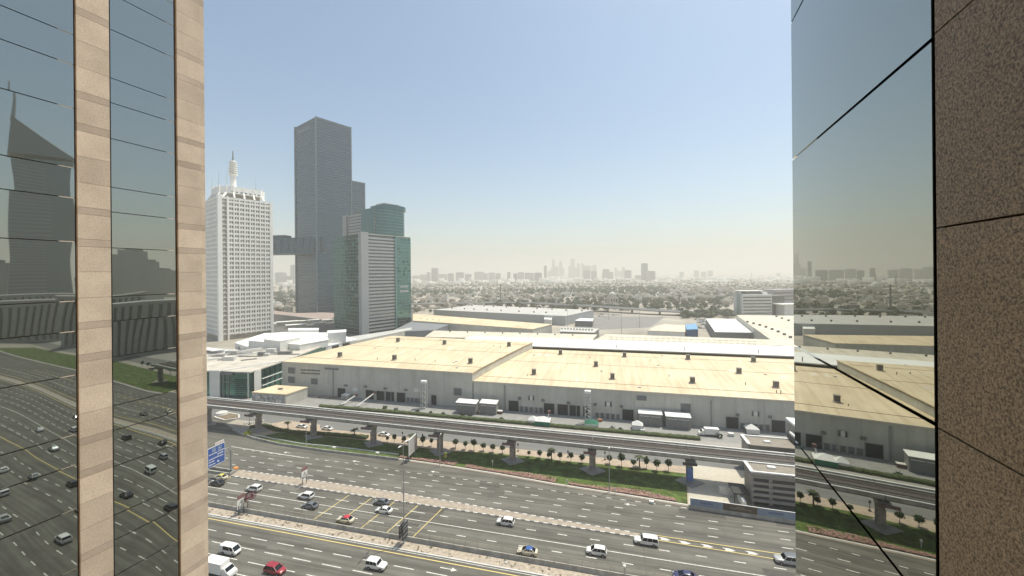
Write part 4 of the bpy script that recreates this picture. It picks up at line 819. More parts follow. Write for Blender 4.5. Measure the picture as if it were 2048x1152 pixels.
# loading yard clutter
def boom(px0, py0, px1, py1, z1, lab):
    a = G(px0, py0); b = G(px1, py1, z1); t = empty('boom_lift', a, 0, lab, 'boom lift'); d = b - a
    MB().bar((0, 0, .5), tuple(d), .42).build('boom', white, t); MB().box(-.9, .9, -1.1, 1.1, .25, .9).build('chassis', conc_d, t); MB().box(d.x-.5, d.x+.7, d.y-.5, d.y+.5, d.z-.4, d.z+.8).build('basket', redm, t)
    for x in (-.8, .8):
        for y in (-.9, .9): wo = link('wheel', wh_t, t, (x, y, .33))
boom(682, 812, 712, 790.5, 3.0, 'white boom lift with arm raised left towards the doors'); boom(712, 816, 749, 786, 4.5, 'white boom lift with longer raised arm and red basket'); boom(1093, 849, 1098, 825, 4.6, 'pole-like lift with orange basket beside the green tent')
def tent(px, py, s, lab, m1, m2):
    t = empty('tent', G(px, py), -AL, lab, 'tent'); MB().hexa([(-s, -s*.8, 2.1), (s, -s*.8, 2.1), (s, s*.8, 2.1), (-s, s*.8, 2.1)], [(-.1, -.1, 3.6), (.1, -.1, 3.6), (.1, .1, 3.6), (-.1, .1, 3.6)]).build('canopy', m1, t)
    for x in (-s, s):
        for y in (-s*.8, s*.8): MB().box(x-.06, x+.06, y-.06, y+.06, 0, 2.15).build('leg', steel, t)
    MB().box(-s, s, -s*.82, -s*.8, .3, 2.1).build('side_sheet', m2, t)
green = mat('green_canvas', (.03, .14, .09), .8, var=.2); white2 = mat('canvas_white', (.66, .65, .62), .8, var=.08)
tent(1086, 849, 3.2, 'white and green canopy tent among materials by the hedge', white2, green); tent(1183, 855, 2.8, 'dark green canopy tent at the foot of the scaffold', green, white2); tent(1066, 848, 2.0, 'small white canopy tent beside the larger green one', white2, white2); tent(1275, 858, 2.2, 'pale canopy tent near the trestle frame', white2, white2); tent(1503, 866, 2.4, 'white frame canopy near the far station roof', white2, white2); tent(1360, 849, 1.8, 'little white parasol tent by the wall', white2, white2)
for x, y, s, m_, lab in ((1000, 827, 2.3, redm, 'brown skip beside the smaller metal shed'), (1200, 843, 1.7, mat('orange_brown', (.36, .16, .08), .7, var=.2), 'orange crate near the scaffold'), (1285, 863, 1.5, white2, 'white crate by the hedge'), (693, 798, 4.2, concrete, 'pale container cabin in front of the first roller door'), (1530, 858, 2.0, conc_d, 'dark grey bin row by the roller doors'), (1462, 872, 2.0, white2, 'white pallet stack beyond the hedge end'), (1010, 845, 1.2, white2, 'small white bundle on the yard behind the hedge'), (1098, 852, 1.5, white2, 'heap of white sheets beside the green tent')):
    p = G(x, y); o = empty(lab.split()[1] if False else 'yard_crate', p, -AL, lab, 'crate'); MB().box(-s/2, s/2, -s*.35, s*.35, .08, s*.55).build('body', m_, o); MB().box(-s/2-.05, s/2+.05, -s*.38, s*.38, s*.55, s*.6).build('lid', white2 if m_ in (redm, concrete) else m_, o); MB().box(-s*.4, s*.4, -s*.3, s*.3, 0, .08).build('skid', barkm, o)
for i, (x, y) in enumerate(((768, 821), (792, 823), (836, 826), (861, 830), (886, 831), (925, 833), (940, 834), (1003, 842), (1225, 861), (1242, 863), (1440, 876), (770, 818))):
    o = link('shrub', crown_mesh('shrub', 70, 1.1, .8, .25, 100 + i, leaf, .8), loc=G(x, y)); tag(o, 'low dark shrub on the yard side of the long hedge', 'shrub', 'shrubs behind the long hedge')
rr_ = random.Random(9); wk = MB()
for px0, py0, dmg in ((640, 793, 1), (660, 795, 1), (672, 793, 1)):
    t = empty('timber_pile', G(px0, py0 + 2), rr_.random(), 'pile of brown timber in front of the taller hall, ' + ['by the poster kiosk', 'in the middle of the row', 'next to the cabin'][(px0 > 650) + (px0 > 665)], 'timber pile')
    for k in range(9): a = rr_.uniform(-2, 2); MB().bar((a, rr_.uniform(-1.5, 0), .15 + .2*(k % 3)), (a + rr_.uniform(-1.5, 1.5), rr_.uniform(0, 1.5), .2 + .22*(k % 3)), .25, .15).build('plank', mat('timber', (.28, .17, .1), .85, var=.3, scale=2), t)

# ------------------------------------------------------------ kiosk with posters, glazed concourse, white convention block
kp = [(504, 784, 6), (571, 788.5, 6), (615, 774, 6), (552, 770, 6)]
ki = block('poster_kiosk', kp, greywall, tanroof, 'low kiosk building with grey picture posters and tan roof', 'kiosk')
P, Q = G(*kp[0]), G(*kp[1]); d = (Q - P); d.z = 0; L = d.length; d.normalize(); ol = Vector((-d.y, d.x, 0))
pm_ = [mat('poster_%d' % k, (.2, .205, .2), .6, var=.75, scale=.5 + .15*k, c2=(.42, .42, .41)) for k in range(3)]
for k in range(3):
    a = P + d * (L * (k / 3) + .25) - ol * .12; b = P + d * (L * ((k+1) / 3) - .25) - ol * .12
    MB().bar((a.x, a.y, 2.9), (b.x, b.y, 2.9), .1, 4.6).build('poster', pm_[k], ki, ki.location)
MB().box(-1, 1, -.6, .6, 6.0, 6.7).build('roof_unit', conc_d, ki)
gl = glassy('concourse_glass', (.10, .24, .22), .15)
gc = empty('glazed_concourse', G(480, 745, 14), 0, 'green glazed concourse building with white fins beside the taller hall', 'building'); gc.location.z = 0
pts = [G(400, 741, 14), G(444, 742, 14), G(500, 744, 14), G(567, 722, 14), G(655, 688, 14), G(560, 690, 14), G(400, 712, 14)]
block_pts(gc, pts, gl, mat('beige_gravel_roof', (.50, .46, .39), .9, var=.2, scale=.15), 0, .6, .3)
rq = random.Random(4)
for k in range(26):
    p = G(rq.uniform(420, 600), rq.uniform(703, 722), 14) - gc.location; a_ = rq.uniform(1, 4)
    if k % 3 == 0: MB().box(p.x-a_, p.x+a_, p.y-1.2, p.y+1.2, 14, 14 + rq.uniform(.8, 2.6)).build('roof_unit', rq.choice((conc_d, conc_l, greyroof)), gc)
    else: MB().bar((p.x, p.y, 14.3), (p.x + a_*4, p.y + a_*3*rq.choice((0, 1)), 14.3), .5, .6).build('roof_duct', rq.choice((conc_d, conc_l, steel)), gc)
for y_, x0_, x1_ in ((708, 415, 560), (716, 415, 530), (700, 470, 610)):
    a_, b_ = G(x0_, y_ + 6, 14) - gc.location, G(x1_, y_ - 10, 14) - gc.location; MB().bar((a_.x, a_.y, 14.6), (b_.x, b_.y, 14.6), .5, 1.2).build('roof_upstand', whitewall, gc)
def fin(px0, py0, px1, py1, z0, z1, t, m, out, name='fin'):
    a, b = G(px0, py0, 14), G(px1, py1, 14); d = (b - a).normalized(); nrm = Vector((d.y, -d.x, 0)) * out
    if nrm.y > 0: nrm = -nrm
    MB().bar((a.x + nrm.x, a.y + nrm.y, (z0+z1)/2), (b.x + nrm.x, b.y + nrm.y, (z0+z1)/2), t, z1 - z0).build(name, m, gc, gc.location)
fin(421, 741.5, 441, 742, 0, 14.4, .6, whitewall, .4, 'white_slab'); fin(494, 744, 520, 737.5, 0, 13.6, .6, whitewall, .6, 'white_slab')
for z in (4.2, 8.0): fin(523, 736.5, 566, 722.5, z, z + .35, .5, white, .35, 'ledge')
for k in range(9): fin(468, 743.2, 492, 743.9, 1.0 + k*1.05, 1.35 + k*1.05, .3, tealdark, .3, 'sunshade')
fin(443, 742, 466, 743, 8.2, 8.6, .3, louvm, .2, 'transom'); fin(443, 742, 466, 743, 12, 13.9, .3, louvm, .2, 'transom')
for x in (447, 457, 466): fin(x, 742.3, x + 1.2, 742.3, 0, 13.8, .3, louvm, .3, 'mullion')
for x in (530, 540, 550, 560): a = x; fin(x, 734.2 - (x-530)*.33, x + .6, 734 - (x-530)*.33, .2, 13.2, .2, tealdark, .25, 'mullion')
fin(443, 742, 566, 722.5, 14.0, 14.5, 1.0, whitewall, -.6, 'roof_edge')
cv = empty('convention_block', G(580, 690, 14), 0, 'white convention building with stepped roofs in front of the lattice tower', 'building'); cv.location.z = 0
block_pts(cv, [G(*p) for p in ((470, 685, 13), (553, 712, 13), (657, 691, 13), (713, 678, 13), (660, 665, 13), (530, 666, 13))], whitewall, whiteroof, 0, .5)
block_pts(cv, [G(*p) for p in ((497, 681, 18), (600, 689, 18), (657, 679, 18), (650, 667, 18), (612, 661, 18), (530, 667, 18))], whitewall, whiteroof, 12.9, .4, wn='upper_wall', rn='upper_roof')
block_pts(cv, [G(*p) for p in ((528, 678, 21), (560, 682, 21), (600, 674, 21), (566, 671, 21))], whitewall, whiteroof, 12.9, .4, wn='plant_room', rn='plant_roof')
block_pts(cv, [G(*p) for p in ((655, 666, 21), (692, 663.5, 21), (692, 659, 21), (655, 661, 21))], whitewall, whiteroof, 12.9, .4, wn='plant_room', rn='plant_roof')
block_pts(cv, [G(*p) for p in ((577, 660, 20), (637, 659.5, 20), (637, 656, 20), (577, 656.5, 20))], whitewall, whiteroof, 0, .4, wn='plant_room', rn='plant_roof')
a, b = G(553, 712, 13), G(657, 691, 13); d = b - a; nn = Vector((d.y, -d.x, 0)).normalized(); nn = nn if nn.y < 0 else -nn
for k, t in enumerate((.03, .2, .36, .45, .62, .8, .9)):
    p = a + d * t + nn * .1; q = p + d.normalized() * (1.2 if k % 3 else .8); MB().bar((p.x, p.y, 6.5), (q.x, q.y, 6.5), .3, 9).build('slot_window', winglass, cv, cv.location)
a, b = G(657, 691, 13), G(713, 678, 13); d = b - a
for t in (.12, .48): p = a + d*t + nn*.1; q = a + d*(t+.22) + nn*.1; MB().bar((p.x, p.y, 8.5), (q.x, q.y, 8.5), .3, 6.5).build('large_window', winglass, cv, cv.location)
a, b = G(470, 685, 13), G(553, 712, 13); d = b - a; nn = Vector((d.y, -d.x, 0)).normalized(); nn = nn if nn.x < 0 else -nn
for t in (.1, .25, .4, .55, .7, .85): p = a + d*t + nn*.1; q = a + d*(t+.03) + nn*.1; MB().bar((p.x, p.y, 6.5), (q.x, q.y, 6.5), .3, 9).build('slot_window', winglass, cv, cv.location)
lo = empty('entrance_pavilion', G(450, 712, 10), 0, 'low white pavilion with long flat canopies left of the convention block', 'building'); lo.location.z = 0
block_pts(lo, [G(*p) for p in ((395, 704, 9), (472, 712, 9), (500, 700, 9), (395, 694, 9))], whitewall, greyroof, 0, .5)
for k, pp in enumerate((((395, 697, 11), (470, 708, 11), (474, 704, 11), (395, 691, 11)), ((395, 712, 10), (475, 722, 10), (520, 708, 10), (505, 704, 10), (470, 715, 10), (395, 707, 10)))):
    MB().hexa([Vector(p) - Vector((0, 0, .5)) for p in ccw([G(*q) for q in pp])], ccw([G(*q) for q in pp])).build('flat_canopy', white, lo, lo.location)
# low grey block under the teal towers, long white concourse roof behind the halls
block('podium_block', [(700, 684, 12), (823, 659, 12), (823, 655, 12), (690, 675, 12)], greywall, greyroof, 'low grey podium wall at the foot of the teal glass tower', 'building')
cc = empty('concourse_roof', W(70, 262), -AL, 'long bright white concourse roof behind the two halls', 'building')
MB().box(-165, 190, -11, 12, 0, 16.4).build('wall', winglass, cc); MB().hexa([(-175, -11.5, 16.4), (190, -11.5, 16.4), (190, 13, 17.6), (-170, 13, 17.6)], [(-175, -11.5, 16.9), (190, -11.5, 16.9), (190, 13, 18.1), (-170, 13, 18.1)]).build('roof', whiteroof, cc)
for x in (-165 + 40*k for k in range(9)): MB().tube((x + 20, -9, 16.9), (x + 20, -9, 19.5), .22, .2, 8).build('roof_flue', darkm, cc)
# roofs beyond
def roofblock(px, z, wall, roof, lab, name='hall_annex', vents=(), vm=None, k=.6):
    r = block(name, [(x, y, z) for x, y in px], wall, roof, lab, 'building')
    for x, y in vents:
        p = G(x, y, z) - r.location; MB().box(p.x-k, p.x+k, p.y-k, p.y+k, z, z + 1.9*k).build('roof_vent', ventm, r)
    return r
roofblock(((850, 673.5), (1182, 682), (1194, 669), (868, 661)), 15.5, greywall, paleroof, 'pale ribbed roof strip just behind the white concourse roof', vents=[(900 + 35*k, 664 + 1.0*k) for k in range(8)], k=.5)
roofblock(((1186, 682), (1565, 691), (1540, 679), (1212, 668)), 15.5, greywall, paleroof, 'cream roof with rows of skylights behind the concourse')
sk = MB()
for k in range(26):
    for y in (674, 679): 
        p = G(1222 + k*11.5, y + k*.36, 15.52); sk.box(p.x-1.2, p.x+1.2, p.y-.6, p.y+.6, 15.5, 15.7)
tag(sk.build('skylight_rows', mat('skylight', (.42, .40, .34), .6, var=.1)), 'rows of low rooflights on the cream roof', 'skylights', kind='stuff')
roofblock(((826, 641), (1065, 658), (1104, 648.5), (826, 627)), 13, greywall, tanroof, 'long low hall with bright yellow-tan roof', vents=[(842 + 12*k, 638 + .9*k) for k in range(4)], k=.4)
roofblock(((780, 664), (870, 660), (908, 645), (826, 641.5)), 11.5, mat('blue_grey_wall', (.2, .22, .24), .7, var=.05), mat('slate_roof', (.2, .21, .22), .7, var=.06, scale=.1), 'dark slate-grey roof block next to the yellow-tan hall')
roofblock(((867, 619.5), (1131, 632), (1187, 620), (946, 610)), 12, mat('cool_grey_wall', (.40, .42, .42), .8, var=.06), greyroof, 'wide grey exhibition hall with dotted roof vents near the flyover', 'grey_hall',
          [(904, 617), (929, 618.5), (948, 619), (974, 620.5), (1002, 621.8), (1038, 623.5), (1068, 625), (1092, 626), (944, 612), (968, 612.8), (987, 613.8), (1013, 615), (1040, 616), (1074, 618), (1104, 619.5), (1132, 621.5), (1164, 622.5)], k=.9)
roofblock(((1088, 638), (1103, 639), (1105, 633), (1090, 632)), 9, whitewall, whiteroof, 'small white plant boxes beside the wide grey hall', 'plant_box')
roofblock(((1150, 641), (1185, 642), (1187, 637), (1160, 636.5)), 7, conc_d, whiteroof, 'white canopy shed at the end of the wide grey hall', 'canopy_shed')
roofblock(((1120, 663), (1188, 665), (1198, 657), (1122, 654)), 9, conc_d, greyroof, 'grey roof deck crowded with air-conditioning units', 'plant_deck', [(1124 + 6*k, 658 + .3*k) for k in range(11)], k=.6)
roofblock(((1295, 661), (1370, 664), (1370, 650), (1330, 648), (1312, 652)), 8, whitewall, paleroof, 'cream warehouse roof beside the blue shed', 'warehouse')
roofblock(((1373, 659, ), (1396, 658), (1392, 647), (1371, 649)), 8, mat('blue_wall', (.06, .11, .22), .6, var=.08), mat('blue_roof', (.16, .34, .55), .5, var=.08, scale=.3), 'small shed with bright blue roof', 'blue_shed')
roofblock(((1430, 663.5), (1512, 665), (1477, 638.5), (1412, 637)), 9, conc_d, whiteroof, 'flat building with dazzling white roof beyond the blue shed', 'warehouse')
roofblock(((1570, 700), (1680, 704), (1640, 632), (1473, 630)), 14, greywall, paleroof, 'large beige roof dotted with dark vents below the striped office', 'warehouse', [(1592 - 0*k, 0) for k in ()] + [(1581 - 12.3*k, 676 - 6.2*k + .25*k*k) for k in range(8)] + [(1591, 646), (1577, 642), (1564, 637.5), (1553, 634)], k=.8)
lot = rsheet('parking_lot', [GU(*p) for p in ((1130, 662), (1300, 655), (1330, 634), (1200, 632))], .05, mat('parking_asphalt', (.22, .21, .2), .9, var=.12, scale=.1))
# striped office and neighbours
of = empty('office_building', D(1515, 632, 560), 0, 'white office building with dark ribbon windows and canopy roof', 'office'); of.location.z = 0
def slab(root, x0, x1, dep, d, ztop, wall, name='wall', z0=0, back=22):
    a, b = D(x0, 600, d), D(x1, 600, d + dep); dv = (b - a); dv.z = 0; nb = Vector((-dv.y, dv.x, 0)).normalized() * back
    q = ccw([(p.x, p.y) for p in (a, b, b + nb, a + nb)]); MB().prism(q, z0, ztop).build(name, wall, root, root.location); return a, b
a, b = slab(of, 1485, 1544, 0, 556, 31.5, whitewall)
for k in range(6): z = 4.5 + k * 4.6; MB().bar((a.x + 1, a.y - .1, z), (b.x - 1, b.y - .1, z), .3, 1.7).build('ribbon_window', winglass, of, of.location)
slab(of, 1473, 1485, -6, 565, 33, mat('pale_teal_glass', (.25, .33, .34), .3, .6, var=.05), 'glass_corner'); slab(of, 1544, 1569, 4, 560, 29, winglass, 'glass_wing')
c = D(1512, 580, 560) - of.location
MB().box(c.x - 22, c.x + 14, c.y + 2, c.y + 20, 36, 36.8).build('roof_canopy', white, of); MB().box(c.x - 12, c.x + 10, c.y + 5, c.y + 16, 31.5, 36).build('plant_room', conc_d, of); MB().box(c.x + 12, c.x + 19, c.y + 4, c.y + 14, 31.5, 34.5).build('plant_box', white, of)
o2 = empty('office_building', D(1575, 630, 640), 0, 'grey office block with checkered window bands behind the striped office', 'office'); o2.location.z = 0
a, b = slab(o2, 1548, 1640, 30, 640, 34, mat('mauve_grey_wall', (.36, .34, .35), .8, var=.05))
for k in range(5): z = 6 + k * 5.6; MB().bar((a.x + 1, a.y - .1, z), (b.x - 1, b.y - .1, z), .3, 1.8).build('ribbon_window', winglass, o2, o2.location)
o3 = empty('white_annex', D(1585, 630, 545), 0, 'plain pale cube annex beside the striped office', 'building'); o3.location.z = 0; slab(o3, 1569, 1650, 3, 545, 17, whitewall); slab(o3, 1562, 1650, 3, 543, 18.2, white, 'flat_roof', 17.2)
# ============================================================ towers
TA = math.atan2(.793, .609)
def tower_root(name, px, d, label, cat='tower'):
    p = D(px, 600, d); return empty(name, (p.x, p.y, 0), TA, label, cat)
# --- white lattice tower
wt = tower_root('lattice_tower', 438, 384, 'white concrete lattice office tower with rooftop mast', 'tower'); LX, LY, ZT_ = 49.0, 44.0, 145.0
lat = mat('lattice_concrete', (.84, .825, .78), .8, var=.05, scale=.1)
MB().box(.75, LX - .6, .75, LY - 1, 0, ZT_ - 2).build('core', mat('recess_window', (.30, .27, .225), .5, .1, var=.2, scale=.2), wt)
fh = 4.62; n0 = 1; gr = MB(); gl_ = MB()
x0, x1 = 8.6, LX - 2.2; nb = 8; bw = (x1 - x0) / nb
for r_ in range(30):
    z = 6.5 + r_ * fh
    gr.box(x0, x1, 0, 1.35, z - .95, z + .95); gl_.box(0, 1.35, 4.0, LY - 2, z - .85, z + .85)
    for k in range(nb): gr.box(x0 + k*bw + bw*.5 - .28, x0 + k*bw + bw*.5 + .28, .25, 1.3, z + .95, z + fh - .95)
for k in range(nb + 1): gr.box(x0 + k*bw - .55, x0 + k*bw + .55, -.25, 1.3, 5, ZT_ + .4)
for k in range(17): y = 4 + k * (LY - 6) / 16; gl_.box(-.2, 1.3, y - .35, y + .35, 5, ZT_)
tag(gr.build('facade_grid', lat, wt), kind='stuff'); tag(gl_.build('side_facade_grid', lat, wt), kind='stuff')
MB().box(-.5, 3.2, -.5, 3.4, 0, ZT_ + 2.2).build('corner_pier', lat, wt); MB().box(7.2, 8.5, -.4, 1.3, 0, ZT_ + 1).build('corner_pier', lat, wt); MB().box(LX - 2.1, LX + .3, -.4, 2.5, 0, ZT_ + .6).build('corner_pier', lat, wt)
bal = MB()
for r_ in range(30): z = 6.5 + r_ * fh; bal.box(3.2, 7.2, .5, 1.6, z - .5, z + .25); bal.box(4.6, 5.2, .6, 1.5, z, z + 1.6)
tag(bal.build('stair_balconies', lat, wt), kind='stuff')
MB().box(0, LX, 0, LY, ZT_ - 2, ZT_).build('roof_slab', lat, wt)
MB().box(9, LX - 9, 8, LY - 8, ZT_, ZT_ + 6).build('crown_recess', mat('crown_shadow', (.3, .28, .25), .8, var=.1), wt)  # recess colour carries the shade under the crown ring
cr = [(12, 3), (LX - 10, 3), (LX - 3, 12), (LX - 3, LY - 12), (LX - 10, LY - 3), (12, LY - 3), (3, LY - 12), (3, 12)]
MB().prism(cr, ZT_ + 5.2, ZT_ + 12.0).build('crown_ring', lat, wt); mb = MB()
for k in range(7): mb.box(12 + k*4, 14 + k*4, 2.9, 3.05, ZT_ + 6.2, ZT_ + 7.2)
mb.build('crown_slots', winglass, wt); MB().prism([(p[0]*.5 + LX*.25, p[1]*.5 + LY*.25) for p in cr], ZT_ + 12, ZT_ + 14).build('roof_platform', greyroof, wt)
for p, q in (((4, 1), (9, 6)), ((14, .2), (14, 3.4)), ((23, .2), (23, 3.4)), ((32, .2), (32, 3.4)), ((41, .2), (41, 6)), ((1, 8), (4, 10)), ((1, 17), (3.4, 17)), ((1, 27), (3.4, 27)), ((1, 36), (4, 34))):
    MB().bar((*p, ZT_), (*q, ZT_ + 6), 1.4).bar((*q, ZT_ + 5.5), (*q, ZT_ + 13.5), 1.2).build('crown_strut', lat, wt)
cx_, cy_ = 17, 14
MB().lathe([(3.0, ZT_ + 12), (2.6, ZT_ + 22), (2.6, ZT_ + 26)], (cx_, cy_), 16).build('mast', lat, wt)
for k in range(7): z = ZT_ + 26 + k * 2.2; MB().lathe([(2.4, z), (4.3 - .1*k, z + .2), (4.3 - .1*k, z + .9), (2.2, z + 1.1), (2.2, z + 2.2)], (cx_, cy_), 14).build('mast_ring', lat, wt)
MB().tube((cx_, cy_, ZT_ + 41), (cx_, cy_, ZT_ + 52), .9, .35, 8).build('mast_tip', conc_d, wt)
for x, y, h_ in ((6, 20, 18), (10, 9, 16), (36, 8, 14), (40, 20, 9), (4, 34, 12)): MB().tube((x, y, ZT_ + 8), (x, y, ZT_ + 12 + h_), .18, .08, 5).build('antenna', steel, wt)
# --- tall dark slab tower and its sky bridge
dg = glassy('slab_tower_glass', (.045, .092, .13), .25, .1, .05); dband = mat('slab_tower_fins', (.042, .078, .108), .5, .3, var=.1, scale=.1)
def slabtower(name, px, d, LX, LY, Z, label, fl=4.45):
    t = tower_root(name, px, d, label); MB().box(.4, LX - .4, .4, LY - .4, 0, Z - 3).build('glass_body', dg, t)
    m1 = MB(); m2 = MB(); z = 6
    while z < Z - 4: m1.box(.6, LX - .6, 0, .7, z, z + 1.1); m2.box(0, .7, .6, LY - .6, z, z + 1.25); z += fl
    tag(m1.build('floor_bands', dband, t), kind='stuff'); tag(m2.build('floor_bands', dband, t), kind='stuff')
    for a in ((-.6, 1.2, -.6, 1.0), (LX - 1.5, LX + .6, -.6, 1.0), (-.6, 1.2, LY - 3.5, LY + .4)): MB().box(*a, 0, Z).build('corner_fin', mat('slab_tower_edge', (.09, .14, .18), .5, .2, var=.08, scale=.1), t)
    MB().box(1.2, LX - 1.5, -.5, .3, Z - 3, Z - .4).build('parapet', dband, t); MB().box(-.5, .3, 1, LY - 3.5, Z - 3, Z - 3.0 + 1.2).build('parapet', dband, t)
    return t
za = slabtower('slab_tower', 634, 600, 59, 73, 313, 'tallest dark blue-grey glass slab tower with a horizontal bridge')
MB().box(-.05, .38, 18, 62, 298, 303).build('sign_band', MATS['slab_tower_edge'], za)
slabtower('slab_tower', 689.5, 668, 40, 50, 232, 'lower dark glass tower directly behind the tallest slab tower')
lk = empty('sky_bridge', D(634, 485, 622), R(174), 'long dark cantilevered sky bridge running from the tallest tower', 'bridge')
lk.location.z = 0
MB().box(-20, 175, -15, 15, 100, 125).build('bridge_body', dg, lk); mb = MB()
for k in range(32): mb.bar((-18 + k*6, 15.1, 101), (-18 + k*6 + (6 if k % 2 else -6), 15.1, 124), .8)
mb.build('lattice', dband, lk); MB().box(-20, 175, -15.6, 15.6, 99, 100).build('soffit', MATS['slab_tower_edge'], lk); MB().box(50, 76, -8, 8, 125, 130).build('roof_pavilion', dband, lk)
# --- pair of teal glass office towers
stripe = mat('stripe_panel', (.33, .35, .36), .6, .1, var=.06, scale=.2); tgrid = mat('teal_mullion', (.13, .27, .27), .5, .3, var=.1)
t1 = tower_root('teal_office_tower', 724, 413, 'front teal glass office tower with grey striped facade and corner pier'); Z1 = 110
MB().box(.5, 63, .5, 57.5, 0, Z1 - 1).build('core', winglass, t1); MB().box(-1.0, 7.5, -1.0, 4.6, 0, Z1 + 1.2).build('corner_pier', mat('pier_grey', (.31, .33, .34), .7, var=.05, scale=.1), t1)
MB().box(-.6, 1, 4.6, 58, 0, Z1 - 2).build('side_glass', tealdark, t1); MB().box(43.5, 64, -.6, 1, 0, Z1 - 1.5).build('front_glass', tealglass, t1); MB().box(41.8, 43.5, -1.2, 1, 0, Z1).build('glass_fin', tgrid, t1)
m1 = MB(); m2 = MB(); m3 = MB(); nr = 28
for k in range(nr):
    z = 3 + k * (Z1 - 5) / nr; m1.box(7.6, 41.7, -.35, .6, z, z + 2.1); m2.box(-.72, -.58, 4.7, 57.8, z, z + .35); m3.box(43.6, 63.9, -.72, -.58, z, z + .35)
for k in range(18): m2.box(-.72, -.58, 5 + k*3.05, 5.2 + k*3.05, 1, Z1 - 3)
for k in range(8): m3.box(44.5 + k*2.6, 44.7 + k*2.6, -.72, -.58, 1, Z1 - 3)
tag(m1.build('stripe_bands', stripe, t1), kind='stuff'); tag(m2.build('side_mullions', tgrid, t1), kind='stuff'); tag(m3.build('front_mullions', tgrid, t1), kind='stuff')
MB().box(7.6, 64, -.4, 57, Z1 - 1, Z1 - .2).build('roof', greyroof, t1); MB().box(48, 60, -.8, -.6, 44, 46.5).box(48, 60, -.8, -.6, 49.5, 52).build('bright_panel', stripe, t1)
t2 = tower_root('teal_office_tower', 752, 470, 'rear teal glass office tower with faceted glass end and crown'); Z2 = 150
MB().box(0, 40, 0, 72, 0, Z2 - 6).build('core', winglass, t2); m1 = MB()
for k in range(36): z = 4 + k * 3.9; m1.box(-.6, .3, 1, 62, z, z + 2.3)
tag(m1.build('stripe_bands', stripe, t2), kind='stuff')
MB().box(-1.2, 8, 62.5, 74, 0, Z2 - 6).build('stair_shaft', MATS['pier_grey'], t2); MB().box(-1.4, -1.1, 62.8, 64, 8, Z2 - 8).build('shaft_slot', darkm, t2)
ar = [(-1, 2), (3, -2.5), (12, -5.5), (26, -5.5), (40, -2), (45, 3)]
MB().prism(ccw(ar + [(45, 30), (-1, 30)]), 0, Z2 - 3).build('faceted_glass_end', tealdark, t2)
m3 = MB()
for k in range(37): z = 4 + k*3.9; m3.prism(ccw([(-1.2, 2), (2.9, -2.7), (11.9, -5.7), (26, -5.7), (40.1, -2.2), (45.2, 3)]), z, z + .4)
tag(m3.build('ring_mullions', tgrid, t2), kind='stuff')
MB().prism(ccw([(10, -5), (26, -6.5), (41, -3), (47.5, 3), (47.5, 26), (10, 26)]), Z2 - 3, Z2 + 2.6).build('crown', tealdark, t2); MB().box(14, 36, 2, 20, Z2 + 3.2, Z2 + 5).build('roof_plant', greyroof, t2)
MB().box(5, 24, 24, 56, Z2 - 6, Z2 - 1).build('roof_plant', conc_d, t2)
for t_, x0_, x1_, y0_, y1_, zt_, nn_ in ((t1, -.66, -.61, 5, 57, 106, 220), (t1, 44, 63.5, -.66, -.61, 106, 110)):
    for m_ in (mat('teal_blind', (.085, .18, .175), .4, .5, var=.15, scale=.3), mat('teal_deep', (.04, .11, .115), .2, .7, var=.1)):
        mb = MB()
        for k in range(nn_ // 4):
            z = 3 + random.randrange(28) * 3.75; 
            if x1_ - x0_ < 1: y = y0_ + random.randrange(17) * 3.05; mb.box(x0_, x1_, y + .2, y + 3.0, z + .5, z + 3.5)
            else: x = x0_ + random.randrange(7) * 2.6; mb.box(x + .7, x + 3.1, y0_, y1_, z + .5, z + 3.5)
        tag(mb.build('curtain_panels', m_, t_), kind='stuff')
# --- wavy striped canopy and the ground around the towers
wv = empty('wavy_canopy', D(590, 630, 560), 0, 'low wavy canopy of pinkish stripes beside the dark towers', 'canopy'); wv.location.z = 0
pk = mat('pink_stripe', (.42, .30, .26), .8, var=.08, scale=.1); gk = mat('grey_stripe', (.27, .25, .23), .8, var=.08, scale=.1)
for k in range(14):
    lo_ = []
    for i in range(25):
        t = i / 24; x = -52 + 104 * t
        z = 13 * (1 - t) ** .8 * (.35 + .65 * math.sin(math.pi * min(1, .25 + k / 17))) + 3 + 1.5 * math.sin(t * 5 + k * .35)
        y = -32 + k * 4.6 + 20 * t
        lo_.append([(x, y, 0), (x, y + 4.6, 0), (x, y + 4.6, z), (x, y, z - .6)])
    MB().loft(lo_).build('roof_strip', pk if k % 2 else gk, wv)
rd = [D(x, y, 0.001) for x, y in ()]
a_ = [G(*p) for p in ((540, 640), (600, 628), (670, 618), (760, 612), (760, 617), (670, 624), (600, 636), (540, 650))]
tag(MB().prism(ccw([(p.x, p.y) for p in a_]), -.1, .35).build('approach_road', conc_l), kind='structure')
a_ = [G(*p) for p in ((520, 655), (560, 640), (670, 623), (830, 612), (830, 690), (520, 690))]
tag(MB().prism(ccw([(p.x, p.y) for p in a_]), -.2, .02).build('tower_forecourt', mat('forecourt_dark', (.12, .12, .115), .95, var=.3, scale=.05)), kind='structure')
for i, (x, y, s, h_) in enumerate(((575, 651, 12, 5), (600, 648, 9, 4), (625, 646, 8, 4), (640, 651, 7, 3.5), (592, 655, 11, 3.5), (655, 644, 7, 3))):
    p = G(x, y); t = empty('low_pavilion', p, R(35), 'low white-roofed pavilion in the dark forecourt between towers', 'building', 'pavilions in the tower forecourt'); MB().box(-s, s, -s*.4, s*.4, 0, h_).build('wall', greywall, t); MB().box(-s*1.05, s*1.05, -s*.45, s*.45, h_, h_ + .5).build('roof', whiteroof, t)
